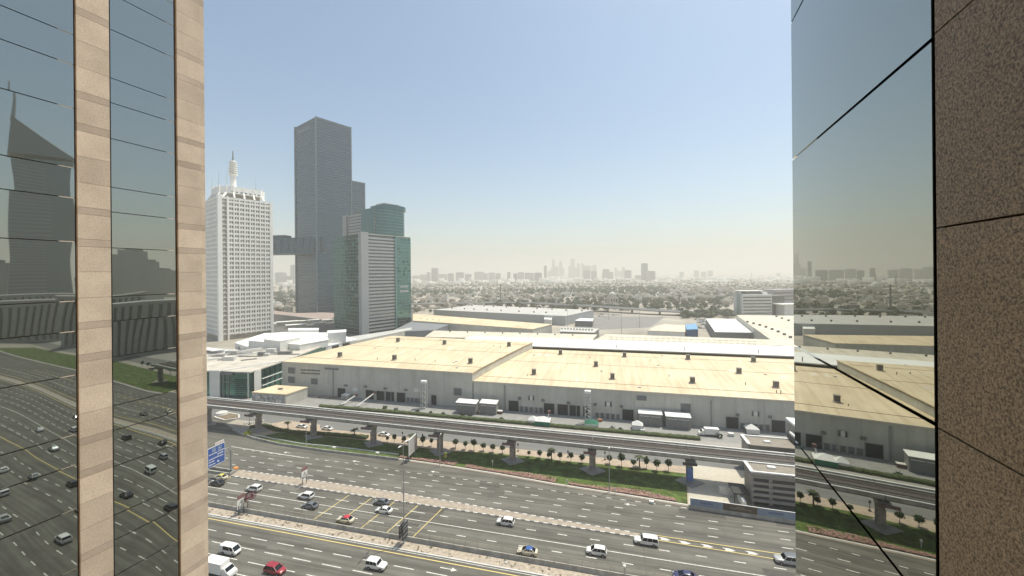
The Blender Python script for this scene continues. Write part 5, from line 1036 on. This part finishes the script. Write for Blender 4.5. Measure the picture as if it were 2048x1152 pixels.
# --- flyover
fo = empty('flyover', G(1050, 612, 8), 0, 'elevated road bridge curving across in front of the villas', 'bridge'); fo.location.z = 0
fp = [G(*p) for p in ((760, 613, 8.5), (826, 609, 8.5), (900, 607, 8.5), (1000, 605.5, 8.5), (1060, 606.5, 8.5), (1130, 610, 8.5), (1200, 614, 8), (1300, 620.5, 7), (1430, 628, 5))]
fq = [p + Vector((0.1, 22, 0)) for p in fp]
deck = MB()
for i in range(len(fp) - 1): deck.hexa([fp[i] - Vector((0, 0, 1.6)), fp[i+1] - Vector((0, 0, 1.6)), fq[i+1] - Vector((0, 0, 1.6)), fq[i] - Vector((0, 0, 1.6))], [fp[i], fp[i+1], fq[i+1], fq[i]])
deck.build('deck', asphalt2, fo, fo.location)
for pp in (fp, fq):
    mb = MB()
    for i in range(len(pp) - 1): mb.bar(pp[i] + Vector((0, 0, .2)), pp[i+1] + Vector((0, 0, .2)), .5, 1.6)
    mb.build('parapet', conc_l, fo, fo.location)
for i in range(len(fp) - 1):
    for t in (.2, .7): p = fp[i].lerp(fp[i+1], t); MB().box(p.x-1, p.x+1, p.y + 8, p.y + 12, 0, p.z - 1.6).build('pier', concrete, fo, fo.location)
for x, yb, yt, lab in ((1135, 655, 613, 'by the end of the grey hall'), (1243, 668, 622, 'in the parking lot'), (1279, 655, 608, 'at the parking lot edge'), (1183, 620, 604, 'on the flyover bend'), (1217, 640, 606, 'between parking lot and flyover')):
    p, h = hgt(x, yb, yt); lamp('street_lamp', p, h, 'distant tall lamp mast ' + lab, arms=((1, 0),), al=2.5, rz=0, r=.25)
# --- far right of the highway: what the mirror glass of the hotel shows
def azp(az, t): return Vector((-12 + t * math.sin(R(az)), 10 + t * math.cos(R(az)), 0))
et = empty('triangular_tower', azp(90.6, 900), R(-2), 'dark tower with sloping triangular top and spire seen in the mirror glass', 'tower'); em = glassy('reflected_tower_glass', (.22, .25, .27), .3)
MB().hexa([(-20, -30, 0), (20, -30, 0), (20, 30, 0), (-20, 30, 0)], [(-20, -30, 236), (20, -30, 236), (20, 30, 240), (-20, 30, 240)]).build('shaft', em, et)
MB().hexa([(-21, -34, 244), (21, -34, 244), (21, 34, 244), (-21, 34, 244)], [(-8, -32, 298), (8, -32, 298), (6, 33, 250), (-6, 33, 250)]).build('sloping_top', mat('tower_cap', (.25, .26, .27), .5, .4, var=.05), et)
MB().box(-14, 14, -18, 22, 236, 244).build('neck', darkm, et); MB().tube((0, -31, 292), (0, -31, 352), 2.6, .6, 8).build('spire', steel, et); mb = MB()
for k in range(44): mb.box(-20.4, 20.4, -30.3, 6, 12 + k*5, 13.6 + k*5)
tag(mb.build('floor_bands', mat('tower_band', (.34, .35, .35), .6, var=.05), et), kind='stuff')
for i, (az, t, w_, h_) in enumerate(((84.5, 1500, 60, 140), (83.0, 1450, 40, 110), (85.6, 1600, 50, 125), (82.0, 1700, 70, 90), (87.2, 1400, 60, 60), (94.5, 1000, 40, 130), (93.6, 1200, 50, 90))):
    o = empty('background_tower', azp(az, t), R(8), 'grey high-rise along the highway seen only in the mirror glass', 'building', 'high-rises seen in the mirror glass'); MB().box(-15, 15, -w_/2, w_/2, 0, h_).build('body', em, o); MB().box(-10, 10, -w_*.3, w_*.3, h_, h_ + 6).build('roof_plant', conc_d, o)
ap = mat('apartment_wall', (.42, .40, .37), .8, var=.06)
for i, (az, t, w_, h_) in enumerate(((90.2, 690, 110, 44), (92.4, 640, 70, 40), (86.5, 560, 60, 46), (82.6, 430, 60, 44), (84.4, 450, 40, 40))):
    o = empty('apartment_block', azp(az, t), R(-6), 'ribbed grey apartment block seen in the mirror glass', 'building', 'apartment blocks seen in the mirror glass'); MB().box(-9, 9, -w_/2, w_/2, 0, h_).build('wall', ap, o); mb = MB()
    for k in range(int(w_ / 5)): mb.box(-9.6, -9, -w_/2 + 1 + k*5, -w_/2 + 2.6 + k*5, 2, h_ - 2)
    mb.build('window_bays', winglass, o); MB().box(-9.4, 9.4, -w_/2 - .4, w_/2 + .4, h_, h_ + 1).build('roof', greyroof, o)
# ============================================================ hotel facade beside the window (saw-tooth bays of granite and mirror glass)
def granite(name, c1, c2, c3, sc1=55):
    m = bpy.data.materials.new(name); m.use_nodes = True; n = m.node_tree; b = n.nodes['Principled BSDF']; b.inputs['Roughness'].default_value = .55; b.inputs['Specular IOR Level'].default_value = .3
    ge = n.nodes.new('ShaderNodeNewGeometry')
    v1 = n.nodes.new('ShaderNodeTexNoise'); v1.inputs['Scale'].default_value = sc1; v1.inputs['Detail'].default_value = 4; v1.inputs['Roughness'].default_value = .7
    v2 = n.nodes.new('ShaderNodeTexVoronoi'); v2.inputs['Scale'].default_value = sc1 * 1.4
    v3 = n.nodes.new('ShaderNodeTexNoise'); v3.inputs['Scale'].default_value = 1.3; v3.inputs['Detail'].default_value = 3
    for v in (v1, v2, v3): n.links.new(ge.outputs['Position'], v.inputs['Vector'])
    r1 = n.nodes.new('ShaderNodeValToRGB'); e = r1.color_ramp.elements; e[0].position = .38; e[0].color = (*c3, 1); e[1].position = .62; e[1].color = (*c1, 1); k = e.new(.5); k.color = (*c2, 1)
    n.links.new(v1.outputs[0], r1.inputs[0])
    mx = n.nodes.new('ShaderNodeMixRGB'); mx.blend_type = 'MULTIPLY'; mx.inputs[0].default_value = .55; r2 = n.nodes.new('ShaderNodeValToRGB'); r2.color_ramp.elements[0].color = (.45, .42, .4, 1); r2.color_ramp.elements[1].position = .35
    n.links.new(v2.outputs['Distance'], r2.inputs[0]); n.links.new(r1.outputs[0], mx.inputs[1]); n.links.new(r2.outputs[0], mx.inputs[2])
    m3 = n.nodes.new('ShaderNodeMixRGB'); m3.blend_type = 'MULTIPLY'; m3.inputs[0].default_value = .5; r3 = n.nodes.new('ShaderNodeValToRGB'); r3.color_ramp.elements[0].position = .3; r3.color_ramp.elements[0].color = (.7, .68, .66, 1); r3.color_ramp.elements[1].position = .65
    n.links.new(v3.outputs[0], r3.inputs[0]); n.links.new(mx.outputs[0], m3.inputs[1]); n.links.new(r3.outputs[0], m3.inputs[2]); oi = n.nodes.new('ShaderNodeObjectInfo'); mr = n.nodes.new('ShaderNodeMapRange'); mr.inputs['To Min'].default_value = .86; mr.inputs['To Max'].default_value = 1.08; m4 = n.nodes.new('ShaderNodeVectorMath'); m4.operation = 'SCALE'
    n.links.new(oi.outputs['Random'], mr.inputs['Value']); n.links.new(m3.outputs[0], m4.inputs[0]); n.links.new(mr.outputs[0], m4.inputs['Scale']); n.links.new(m4.outputs[0], b.inputs['Base Color'])
    bp = n.nodes.new('ShaderNodeBump'); bp.inputs['Strength'].default_value = .5; bp.inputs['Distance'].default_value = .002; n.links.new(v1.outputs[0], bp.inputs['Height']); n.links.new(bp.outputs[0], b.inputs['Normal'])
    return m
gpink = granite('pink_granite', (.80, .67, .53), (.71, .585, .46), (.50, .405, .315)); gband = granite('brown_granite_band', (.62, .51, .41), (.56, .46, .365), (.43, .345, .27)); gshaded = granite('speckled_granite_shaded', (.40, .32, .215), (.25, .198, .13), (.08, .063, .044), 105)  # right wall's shade is put into the speckled granite's darker colour
mglass = glassy('mirror_glass', (.35, .37, .345), .012, .006, .6); mglass2 = glassy('mirror_glass_flat', (.40, .41, .36), .008, .0012, .5)
joint = mat('dark_joint', (.012, .012, .013), .6, var=0)
ho_ = empty('hotel_tower', (0, -8, 0), 0, 'hotel facade of pink granite piers and mirror glass panes', 'hotel'); HO = ho_.location
RA, LA = R(21.3), R(20)
rd_ = Vector((math.sin(RA), math.cos(RA), 0)); ld_ = Vector((math.sin(LA), math.cos(LA), 0)); R0 = Vector((2.46, 3.34, 0))
R1 = R0 - rd_ * 4.4
A_e = Vector((-11.86, 10.46, 0)); A_s = A_e - ld_ * 2.75
B_s = Vector((-13.49, 11.95, 0)); B_e = B_s + ld_ * 2.65; C_s = Vector((-13.79, 15.9, 0)); C_e = C_s + ld_ * 1.06
rn = Vector((-rd_.y, rd_.x, 0)); ln_ = Vector((ld_.y, -ld_.x, 0))       # outward normals
inn = .16
poly = [R0 - rn*inn, R1 - rn*inn, Vector((-9.3, -2.2, 0)), Vector((-11.0, 3.5, 0)), A_s - ln_*inn + ld_*.0, A_e - ln_*inn - ld_*.25, B_s - ln_*inn + ld_*.02, B_e - ln_*inn - ld_*.2, C_s - ln_*inn, C_e - ln_*inn - ld_*.15, C_e - ln_*14, Vector((-34, 2, 0)), Vector((-22, -22, 0)), Vector((18, -22, 0)), R0 + Vector((rd_.y, -rd_.x, 0))*14]
MB().prism(ccw([(p.x, p.y) for p in poly]), 0, 104).build('body', gband, ho_, HO)
ZL = [.963, 2.147, 3.747, 4.57 - .0]                        # pane joints above eye level, storey 3.61
def pane_levels(lo, hi):
    out = []; k = lo
    while k <= hi: out += [65 + k*3.61 + .963, 65 + k*3.61 + 2.147, 65 + k*3.61 + 2.965]; k += 1
    return out
# from .963: 1.184 to 2.147, then .82 to 2.97, then 1.6 to 4.573
def wallpiece(name, P, d, nrm, t0, t1, z0, z1, m, proud=0.0, thick=.08, parent=ho_, gap=.006):
    a = P + d*(t0 + gap); b = P + d*(t1 - gap); o = nrm * proud; i = nrm * (proud - thick)
    q = ccw([(p.x, p.y) for p in (a + o, b + o, b + i, a + i)])
    return MB().prism(q, z0 + gap, z1 - gap).build(name, m, parent, HO)
def bay(P, d, nrm, tp, tg, lo, hi, g_, gr_, bands=True, gj=.012, gb=None):
    # tp: (t0,t1) of the granite pier, tg: of the glass
    for k in range(lo, hi + 1):
        b = 65 + k * 3.61
        for z0, z1 in ((.963, 2.147), (2.147, 2.965), (2.965, 4.573)):
            if tg: wallpiece('glass_pane', P, d, nrm, *tg, b + z0, b + z1, g_, .02, .05, gap=gj)
        if tp:
            if bands: rows_ = ((.963, 1.2, 1), (1.2, 1.98, 0), (1.98, 2.2, 1), (2.2, 2.965, 0), (2.965, 3.78, 0), (3.78, 4.573, 0))
            else: rows_ = ((.963, 1.2, 1), (1.2, 1.98, 0), (1.98, 2.2, 1), (2.2, 2.965, 0), (2.965, 3.78, 0), (3.78, 4.573, 0))
            for z0, z1, dk in rows_: wallpiece('granite_slab', P, d, nrm, *tp, b + z0, b + z1, (gb or gband) if dk else gr_, .035, .1, gap=.004)
LO, HI = -6, 5
bay(A_s, ld_, ln_, (-.02, .66), (.70, 2.75), LO, HI, mglass, gpink); bay(B_s, ld_, ln_, (.0, .78), (.80, 2.62), LO, HI, mglass, gpink); bay(C_s, ld_, ln_, (0, .88), None, LO, HI, mglass, gpink)
for k in range(LO, HI + 1):                                   # return of the last pier
    b = 65 + k*3.61
    for z0, z1, dk in ((.963, 1.2, 1), (1.2, 1.98, 0), (1.98, 2.2, 1), (2.2, 2.965, 0), (2.965, 3.78, 0), (3.78, 4.573, 0)): wallpiece('granite_slab', C_s, ld_, ln_, .885, 1.06, b + z0, b + z1, gband if dk else gpink, .0, .3, gap=.004)
# wall at the right of the window: granite then one wide pane
bay(R1, rd_, rn, (0.0, 2.49), (2.53, 4.395), -3, 2, mglass2, gshaded, gj=.009, gb=gshaded)
for P, d, nrm, t in ((R1, rd_, rn, 2.51), (A_s, ld_, ln_, .68), (B_s, ld_, ln_, .79)): wallpiece('joint_strip', P, d, nrm, t - .022, t + .022, 44, 87, joint, .012, .05, gap=0)
# the storeys above and below are built as joined bands
oth = MB(); otg = MB()
def addp(mb, P, d, nrm, t0, t1, z0, z1, proud, thick):
    a = P + d*t0; b = P + d*t1; o = nrm*proud; i = nrm*(proud-thick); mb.prism(ccw([(p.x-HO.x, p.y-HO.y) for p in (a+o, b+o, b+i, a+i)]), z0, z1)
for P, d, nrm, tp, tg, lo, hi in ((A_s, ld_, ln_, (-.02, .66), (.7, 2.72), LO, HI), (B_s, ld_, ln_, (0, .78), (.8, 2.62), LO, HI), (C_s, ld_, ln_, (0, .88), None, LO, HI), (R1, rd_, rn, (0, 2.49), (2.53, 4.395), -3, 2)):
    for k in list(range(-17, lo)) + list(range(hi + 1, 10)):
        b = 65 + k*3.61
        addp(oth, P, d, nrm, *tp, b + .97, b + 4.56, .035, .1)
        if tg:
            for z0, z1 in ((.97, 2.14), (2.155, 2.955), (2.975, 4.56)): addp(otg, P, d, nrm, *tg, b + z0, b + z1, .02, .05)
tag(oth.build('pier_bands', gpink, ho_), kind='stuff'); tag(otg.build('glass_bands', mglass, ho_), kind='stuff')
# ============================================================ villas, trees and skyline of the plain
vw = [mat('villa_wall_%d' % i, c, .85, var=.1, scale=.05) for i, c in enumerate(((.52, .48, .41), (.42, .37, .30), (.60, .58, .54), (.36, .30, .25), (.46, .41, .34)))]
def in_view(x, y): 
    px = CX + F * x / y; return 818 < px < 1640 or 545 < px < 600
def villa_parts(w_, l_, h_, seed):
    r = random.Random(seed); body = MB().box(-w_/2, w_/2, -l_/2, l_/2, 0, h_)
    if r.random() < .7: body.box(-w_*.3, w_*.2, -l_*.2, l_*.35, h_, h_ + 3)
    if r.random() < .6: body.box(w_/2, w_/2 + w_*.4, -l_*.3, l_*.4, 0, h_*.55)
    rf = MB().box(-w_/2-.2, w_/2+.2, -l_/2-.2, -l_/2+.3, h_, h_+.9).box(-w_/2-.2, w_/2+.2, l_/2-.3, l_/2+.2, h_, h_+.9).box(-w_/2-.2, -w_/2+.3, -l_/2+.3, l_/2-.3, h_, h_+.9).box(w_/2-.3, w_/2+.2, -l_/2+.3, l_/2-.3, h_, h_+.9)
    wn = MB()
    for z in (1.4, 4.9):
        for k in range(3): x = -w_*.33 + k*w_*.33; wn.box(x-.8, x+.8, -l_/2-.06, -l_/2, z, z+1.7)
    return body.mesh('villa'), rf.mesh('parapet'), wn.mesh('window_row')
VP = []
for i in range(10):
    a, b, c = villa_parts(random.uniform(11, 19), random.uniform(10, 17), random.choice((4.5, 7.5, 8, 8.5)), i); a.materials.append(vw[i % 5]); b.materials.append(whitewall if i % 2 else vw[i % 5]); c.materials.append(winglass); VP.append((a, b, c))
pos = []; rg = np.random.default_rng(5)
def dark_wood(px, d): return (990 < px < 1440 and 640 < d < 860) or (1050 < px < 1330 and 1150 < d < 1500) or (820 < px < 950 and 1150 < d < 1350)
wn_ = np.random.default_rng(8).normal(size=(5, 4))
def woods(x, y):       # patchy woods and built-up quarters, a few hundred metres across
    s_ = 0.0
    for a_ in wn_: s_ += math.sin(x * (.006 + .002*a_[0]) + y * .004 * a_[1] + a_[2]*3) * math.cos(y * (.007 + .002*a_[3]) + a_[0]*2)
    return s_ / 2.0
y = 690.0
while y < 3600:
    step = 24 + y * .012; x = -0.62 * y
    while x < .85 * y:
        xx = x + rg.uniform(-6, 6); yy = y + rg.uniform(-7, 7); px = CX + F * xx / yy
        if rg.random() < (.12 if dark_wood(px, yy) else .16 if woods(xx, yy) > .25 else .72): pos.append((xx, yy))
        x += step
    y += step * 1.05
pos.sort(key=lambda p: p[1]); cnt = 0; far_p = []
for (x, yv) in pos:
    if cnt < 290 and in_view(x, yv):
        i = rg.integers(10); a, b, c = VP[i]; o = link('villa', a, None, (x, yv, 0), random.choice((0, 1.57, .3, -.3, 2.0))); link('parapet', b, o); tag(link('window_row', c, o), kind='stuff')
        tag(o, ('small ' if i % 3 else 'broad ') + ('cream', 'sandy', 'white', 'brown', 'tan')[i % 5] + ' flat-roofed villa ' + ('with pale parapet' if i % 2 else 'with matching parapet') + ' among the trees of the plain', 'villa', 'villas on the plain'); cnt += 1
    else: far_p.append((x, yv))
def boxes_np(P, wx, wy, hz, rot):
    n = len(P); c, s = np.cos(rot), np.sin(rot); V = np.zeros((n, 8, 3))
    for k, (sx, sy, sz) in enumerate(((-1,-1,0),(1,-1,0),(1,1,0),(-1,1,0),(-1,-1,1),(1,-1,1),(1,1,1),(-1,1,1))):
        lx, ly = sx*wx/2, sy*wy/2; V[:, k, 0] = P[:, 0] + lx*c - ly*s; V[:, k, 1] = P[:, 1] + lx*s + ly*c; V[:, k, 2] = sz*hz
    fq_ = np.array([(4,5,6,7),(0,1,5,4),(1,2,6,5),(2,3,7,6),(3,0,4,7)]); Fq = (np.arange(n)[:, None, None]*8 + fq_[None]).reshape(-1, 4)
    return V.reshape(-1, 3), Fq
fp_ = np.array(far_p); grp = rg.integers(0, 5, len(fp_))
for i in range(5):
    q = fp_[grp == i]; n = len(q); v, f = boxes_np(q, rg.uniform(10, 20, n), rg.uniform(10, 18, n), rg.uniform(4, 10, n), rg.choice([0, .3, -.3, .8], n)); o = link('distant_villas', npmesh('distant_villas', v, f, vw[i])); tag(o, 'mass of tiny pale villas far out on the plain', 'villas', kind='stuff')
# larger sheds and blocks further out
n = 700; yy = rg.uniform(2200, 9000, n); xx = yy * rg.uniform(-.6, .85, n); v, f = boxes_np(np.stack([xx, yy], 1), rg.uniform(25, 90, n), rg.uniform(20, 60, n), rg.uniform(6, 26, n) * np.where(xx / yy > .15, .7, 1.3), rg.uniform(-.4, .4, n)); o = link('distant_blocks', npmesh('distant_blocks', v, f, whitewall)); tag(o, 'scattered pale blocks of the far city under haze', 'city', kind='stuff')
# trees of the plain
tp = []
y = 650.0
while y < 3400:
    step = 15 + y * .012; x = -.6 * y
    while x < .85 * y:
        xx = x + rg.uniform(-6, 6); yy = y + rg.uniform(-6, 6); px = CX + F*xx/yy
        pr = .95 if dark_wood(px, yy) else .92 if woods(xx, yy) > .15 else .3
        if rg.random() < pr: tp.append((xx, yy, rg.uniform(3, 5.6) * (1.25 if dark_wood(px, yy) else 1)))
        x += step
    y += step * .9
tp += [(*G(1360 + 105*rg.random(), 628 + 9*rg.random())[:2], rg.uniform(3.5, 6)) for _ in range(60)]
tp += [(*G(560 + 110*rg.random(), 606 + 10*rg.random())[:2], rg.uniform(3, 5)) for _ in range(40)]
tp += [(*G(548 + 50*rg.random(), 585 + 25*rg.random())[:2], rg.uniform(4, 6)) for _ in range(60)]
tp.sort(key=lambda p: p[1])
ca = [crown_arrays(150, 1, .8, .2, 40 + i, shell=.35) for i in range(4)]
crm = [npmesh('crown', v + np.array([0, 0, 1.15]), f, leaf2 if i % 2 else leaf3) for i, (v, f) in enumerate(ca)]
tkm = MB().tube((0, 0, 0), (0, 0, .9), .07, .05, 5).tube((0, 0, .6), (.35, .1, 1.1), .04, .02, 4).tube((0, 0, .6), (-.3, -.2, 1.1), .04, .02, 4).mesh('trunk'); tkm.materials.append(barkm)
cnt = 0; rest = []
for (x, yv, s) in tp:
    if cnt < 295 and in_view(x, yv) and not (yv < 560 and False):
        o = empty('plain_tree', (x, yv, 0), random.uniform(0, 6), ('olive' if cnt % 2 else 'grey-green') + (' tree beside the striped office' if yv < 560 and x > 0 else ' tree near the dark towers' if x < 0 and yv < 1000 and CX + F*x/yv < 700 else ' tree in the dense wood behind the flyover' if dark_wood(CX + F*x/yv, yv) else ' tree among the villas of the plain'), 'tree', 'trees on the plain'); o.scale = (s, s, s * random.uniform(.75, 1.05)); link('trunk', tkm, o); link('crown', crm[cnt % 4], o); cnt += 1
    else: rest.append((x, yv, s))
rest = np.array(rest); vs_, fs_ = [], []; off = 0
lowc = [crown_arrays(34, 1, .75, .42, 60 + i, shell=.3) for i in range(4)]
for i in range(4):
    q = rest[i::4]; v, f = lowc[i]; n = len(q)
    V = v[None] * q[:, 2][:, None, None] + np.stack([q[:, 0], q[:, 1], q[:, 2]*.95], 1)[:, None, :]
    Fq = f[None] + (np.arange(n)*len(v))[:, None, None]; vs_.append(V.reshape(-1, 3)); fs_.append(Fq.reshape(-1, 4) + off); off += n*len(v)
o = link('distant_trees', npmesh('distant_trees', np.concatenate(vs_), np.concatenate(fs_), leaf3)); tag(o, 'mass of small trees between the far villas', 'trees', kind='stuff')
# mosque and tiered pavilion
ms = empty('mosque', D(1012, 577, 1500), R(10), 'pale mosque with dome and two slim minarets on the plain', 'mosque'); ms.location.z = 0; mw = vw[0]
MB().box(-34, 38, -20, 20, 0, 14).build('prayer_hall', mw, ms); MB().box(-8, 24, -14, 14, 14, 20).build('upper_hall', mw, ms)
MB().lathe([(11 * math.cos(R(a)), 20 + 13 * math.sin(R(a))) for a in range(0, 90, 12)] + [(.3, 36)], (6, 0), 16).build('dome', whitewall, ms)
for x in (-32, 10): MB().lathe([(2.4, 0), (2.2, 30), (3.0, 31), (3.0, 33), (1.8, 34), (1.6, 50), (.2, 58)], (x, 16), 10).build('minaret', mw, ms)
tv = empty('tiered_pavilion', G(1225, 613), R(12), 'tiered sandstone pavilion with arches in front of the trees', 'pavilion'); s3 = vw[1]
MB().box(-16, 16, -10, 10, 0, 6).build('base', vw[0], tv); MB().box(-9, 9, -7, 7, 6, 18).build('tower', vw[0], tv); MB().box(-6, 6, -5, 5, 18, 23).build('upper_tower', vw[0], tv); MB().lathe([(5, 23), (5, 24.5), (3.5, 27), (.3, 28)], (0, 0), 12).build('cap', whitewall, tv)
for x in (-5, 0, 5): MB().box(x-1.1, x+1.1, -7.1, -7, 9, 15).build('arch_window', winglass, tv)
for k in range(7): MB().box(-14 + k*4.2, -12 + k*4.2, -10.1, -10, .3, 4).build('arch_opening', winglass, tv)
# chimney-like mast and stadium ridge roof
o = MB().tube((0, 0, 0), (0, 0, 42), 1.6, 1.2, 10).box(-3, 3, -3, 3, 0, 2).build('mast', conc_d, loc=(G(1001, 605).x, G(1001, 605).y, 0)); tag(o, 'dark slim mast standing behind the flyover', 'mast')
o = MB().hexa([(-36, -12, 0), (36, -12, 0), (36, 12, 0), (-36, 12, 0)], [(-36, -12, 8), (36, -12, 8), (36, 12, 8), (-36, 12, 8)]).hexa([(-38, -12, 8), (38, -12, 8), (38, 12, 8), (-38, 12, 8)], [(-2, -10, 22), (2, -10, 22), (2, 10, 22), (-2, 10, 22)]).build('ridge_hall', whiteroof, loc=(D(908, 557, 2300).x, 2300, 0)); tag(o, 'white pitched ridge roof hall far across the plain', 'building')
# skyline
skm = [mat('haze_tower_%d' % i, c, .6, .1, var=.12, scale=.02) for i, c in enumerate(((.11, .14, .17), (.15, .18, .20), (.08, .11, .14)))]
SKN = {}
def skyb(x0, x1, yt, d, k, lab, grp_, top=0):
    if grp_:
        SKN[grp_] = SKN.get(grp_, 0) + 1; lab = ('slant-topped ' if top == 1 else 'tapering ' if top == 2 else '') + ('broad ' if x1 - x0 > 9 else 'narrow ') + lab
    a = D(x0, yt, d); b = D(x1, yt, d); w_ = abs(b.x - a.x); h_ = a.z; o = empty('skyline_tower', ((a.x+b.x)/2, d, 0), R(rg.uniform(-15, 15)), lab, 'high-rise', grp_)
    dp = min(w_, 60); hw_ = w_/2*.95
    if top == 1: MB().hexa([(-hw_, -dp/2, 0), (hw_, -dp/2, 0), (hw_, dp/2, 0), (-hw_, dp/2, 0)], [(-hw_, -dp/2, h_), (hw_*.7, -dp/2, h_*.9), (hw_*.7, dp/2, h_*.9), (-hw_, dp/2, h_)]).build('shaft', skm[k], o)
    elif top == 2: MB().loft([[(sx*hw_*q, sy*dp/2, z*h_) for sx, sy in ((-1,-1),(1,-1),(1,1),(-1,1))] for q, z in ((1, 0), (1, .8), (.7, .93), (.2, 1))]).build('shaft', skm[k], o)
    else: MB().box(-hw_, hw_, -dp/2, dp/2, 0, h_*.985).build('shaft', skm[k], o); MB().box(-hw_*.6, hw_*.5, -dp*.3, dp*.3, h_*.985, h_*1.01).build('roof_plant', skm[k], o)
    m_ = MB(); nf = max(3, int(h_ / 14))
    for q in range(nf): m_.box(-hw_*.8, hw_*.55, -dp/2-.6, -dp/2, (q+.3)/nf*h_*.85, (q+.62)/nf*h_*.85)
    m_.build('window_bands', skm[2] if k != 2 else skm[1], o)
Z4 = lambda x: 1080 + x/6.827; Y4 = lambda y: 500 + y/6.827; Z3 = lambda x: 820 + x/6.827; Z5 = lambda x: 1340 + x/7.877; Y5 = lambda y: 540 + y/7.877
g1 = 'clustered towers of the far skyline'; l1 = 'faint blue-grey tower in the tall cluster of the far skyline'
for x0, x1, yt, tp_ in ((165, 205, 115, 1), (262, 302, 145, 2), (422, 470, 120, 0), (500, 548, 175, 2), (568, 608, 180, 1), (55, 90, 215, 0), (100, 150, 285, 0), (150, 166, 245, 0), (205, 250, 225, 0), (300, 330, 240, 0), (390, 420, 220, 0), (470, 500, 240, 0), (610, 695, 215, 0), (718, 765, 205, 0), (1022, 1055, 238, 1), (1055, 1120, 285, 0), (1120, 1160, 230, 2)): skyb(Z4(x0), Z4(x1), Y4(yt), 5400 + rg.uniform(-300, 500), rg.integers(2), l1, g1, tp_)
g2 = 'mid-distance blocks before the skyline cluster'; l2 = 'hazy grey mid-rise block standing before the far tower cluster'
for x0, x1, yt in ((600, 670, 280), (700, 772, 290), (865, 935, 262), (850, 868, 310), (935, 990, 300), (1165, 1235, 278), (1310, 1388, 345)): skyb(Z4(x0), Z4(x1), Y4(yt), 3600 + rg.uniform(-200, 200), 0, l2, g2)
skyb(Z4(1388), Z4(1462), Y4(182), 3000, 2, 'tall square dark tower standing alone right of the skyline cluster', None); skyb(Z4(1462), Z4(1555), Y4(287), 2900, 1, 'pale teal block joined to the lone square tower', None)
g3 = 'low hazy blocks on the horizon left of the clusters'; l3 = 'low hazy apartment block on the horizon left of the tower cluster'
for x0, x1, yt in ((130, 230, 335), (235, 275, 305), (300, 380, 248), (380, 515, 330), (520, 600, 320), (630, 735, 305), (750, 840, 330), (885, 1000, 298), (1000, 1060, 318), (1070, 1160, 308), (1170, 1240, 318), (1330, 1370, 300), (1410, 1470, 322), (1470, 1560, 303), (1565, 1690, 312), (1695, 1800, 310), (1830, 1865, 215), (40, 130, 350)): skyb(Z3(x0), Z3(x1), Y4(yt), 3300 + rg.uniform(-300, 900), rg.integers(2), l3, g3)
g4 = 'lone towers on the right horizon'; l4 = 'small lone hazy tower on the right horizon'
for x0, x1, yt in ((155, 210, 30), (388, 445, 8), (500, 558, 25), (605, 662, 10), (1280, 1292, 40), (1685, 1725, 45)): skyb(Z5(x0), Z5(x1), Y5(yt), 4600, rg.integers(2), l4, g4)
for x0, x1, yt, k in ((437 + 117, 569, 545, 0), (583, 592, 530, 1), (560, 580, 552, 1), (572, 590, 556, 0)): skyb(x0, x1, yt, 3200, k, 'hazy block visible under the sky bridge', 'blocks seen under the sky bridge')
# parked cars around the far lots: tiny, no parts
pc = [MB().box(-2.2, 2.2, -.9, .9, .25, .9).hexa([(-1.7, -.8, .9), (1.2, -.8, .9), (1.2, .8, .9), (-1.7, .8, .9)], [(-1.2, -.65, 1.45), (.5, -.65, 1.45), (.5, .65, 1.45), (-1.2, .65, 1.45)]).mesh('parked_car') for _ in range(3)]
for m_, p_ in zip(pc, (PW, PG, PS)): m_.materials.append(p_)
for i in range(70):
    px, py = (random.uniform(1385, 1470), random.uniform(638, 646)) if i < 30 else (random.uniform(1195, 1240), random.uniform(628, 634)) if i < 40 else (random.uniform(828, 862), random.uniform(614, 622)) if i < 52 else (random.uniform(1430, 1510), random.uniform(667, 671)) if False else (random.uniform(1395, 1428), random.uniform(646, 658))
    o = link('parked_car', pc[i % 3], None, G(px, py, .06), random.choice((.3, 1.9))); tag(o, 'tiny parked car in the lots beyond the halls', 'car', 'parked cars beyond the halls')

# ============================================================ haze
hm = bpy.data.materials.new('haze'); hm.use_nodes = True; n = hm.node_tree; n.nodes.remove(n.nodes['Principled BSDF']); vol = n.nodes.new('ShaderNodeVolumePrincipled')
vol.inputs['Color'].default_value = (.91, .875, .80, 1); vol.inputs['Density'].default_value = 3.2e-4; vol.inputs['Anisotropy'].default_value = .2
n.links.new(vol.outputs[0], n.nodes['Material Output'].inputs['Volume'])
hz = MB().box(-25000, 25000, -6500, 25000, -1, 380).build('haze', hm); tag(hz, 'pale dusty haze hanging over the whole city', 'haze', kind='stuff')
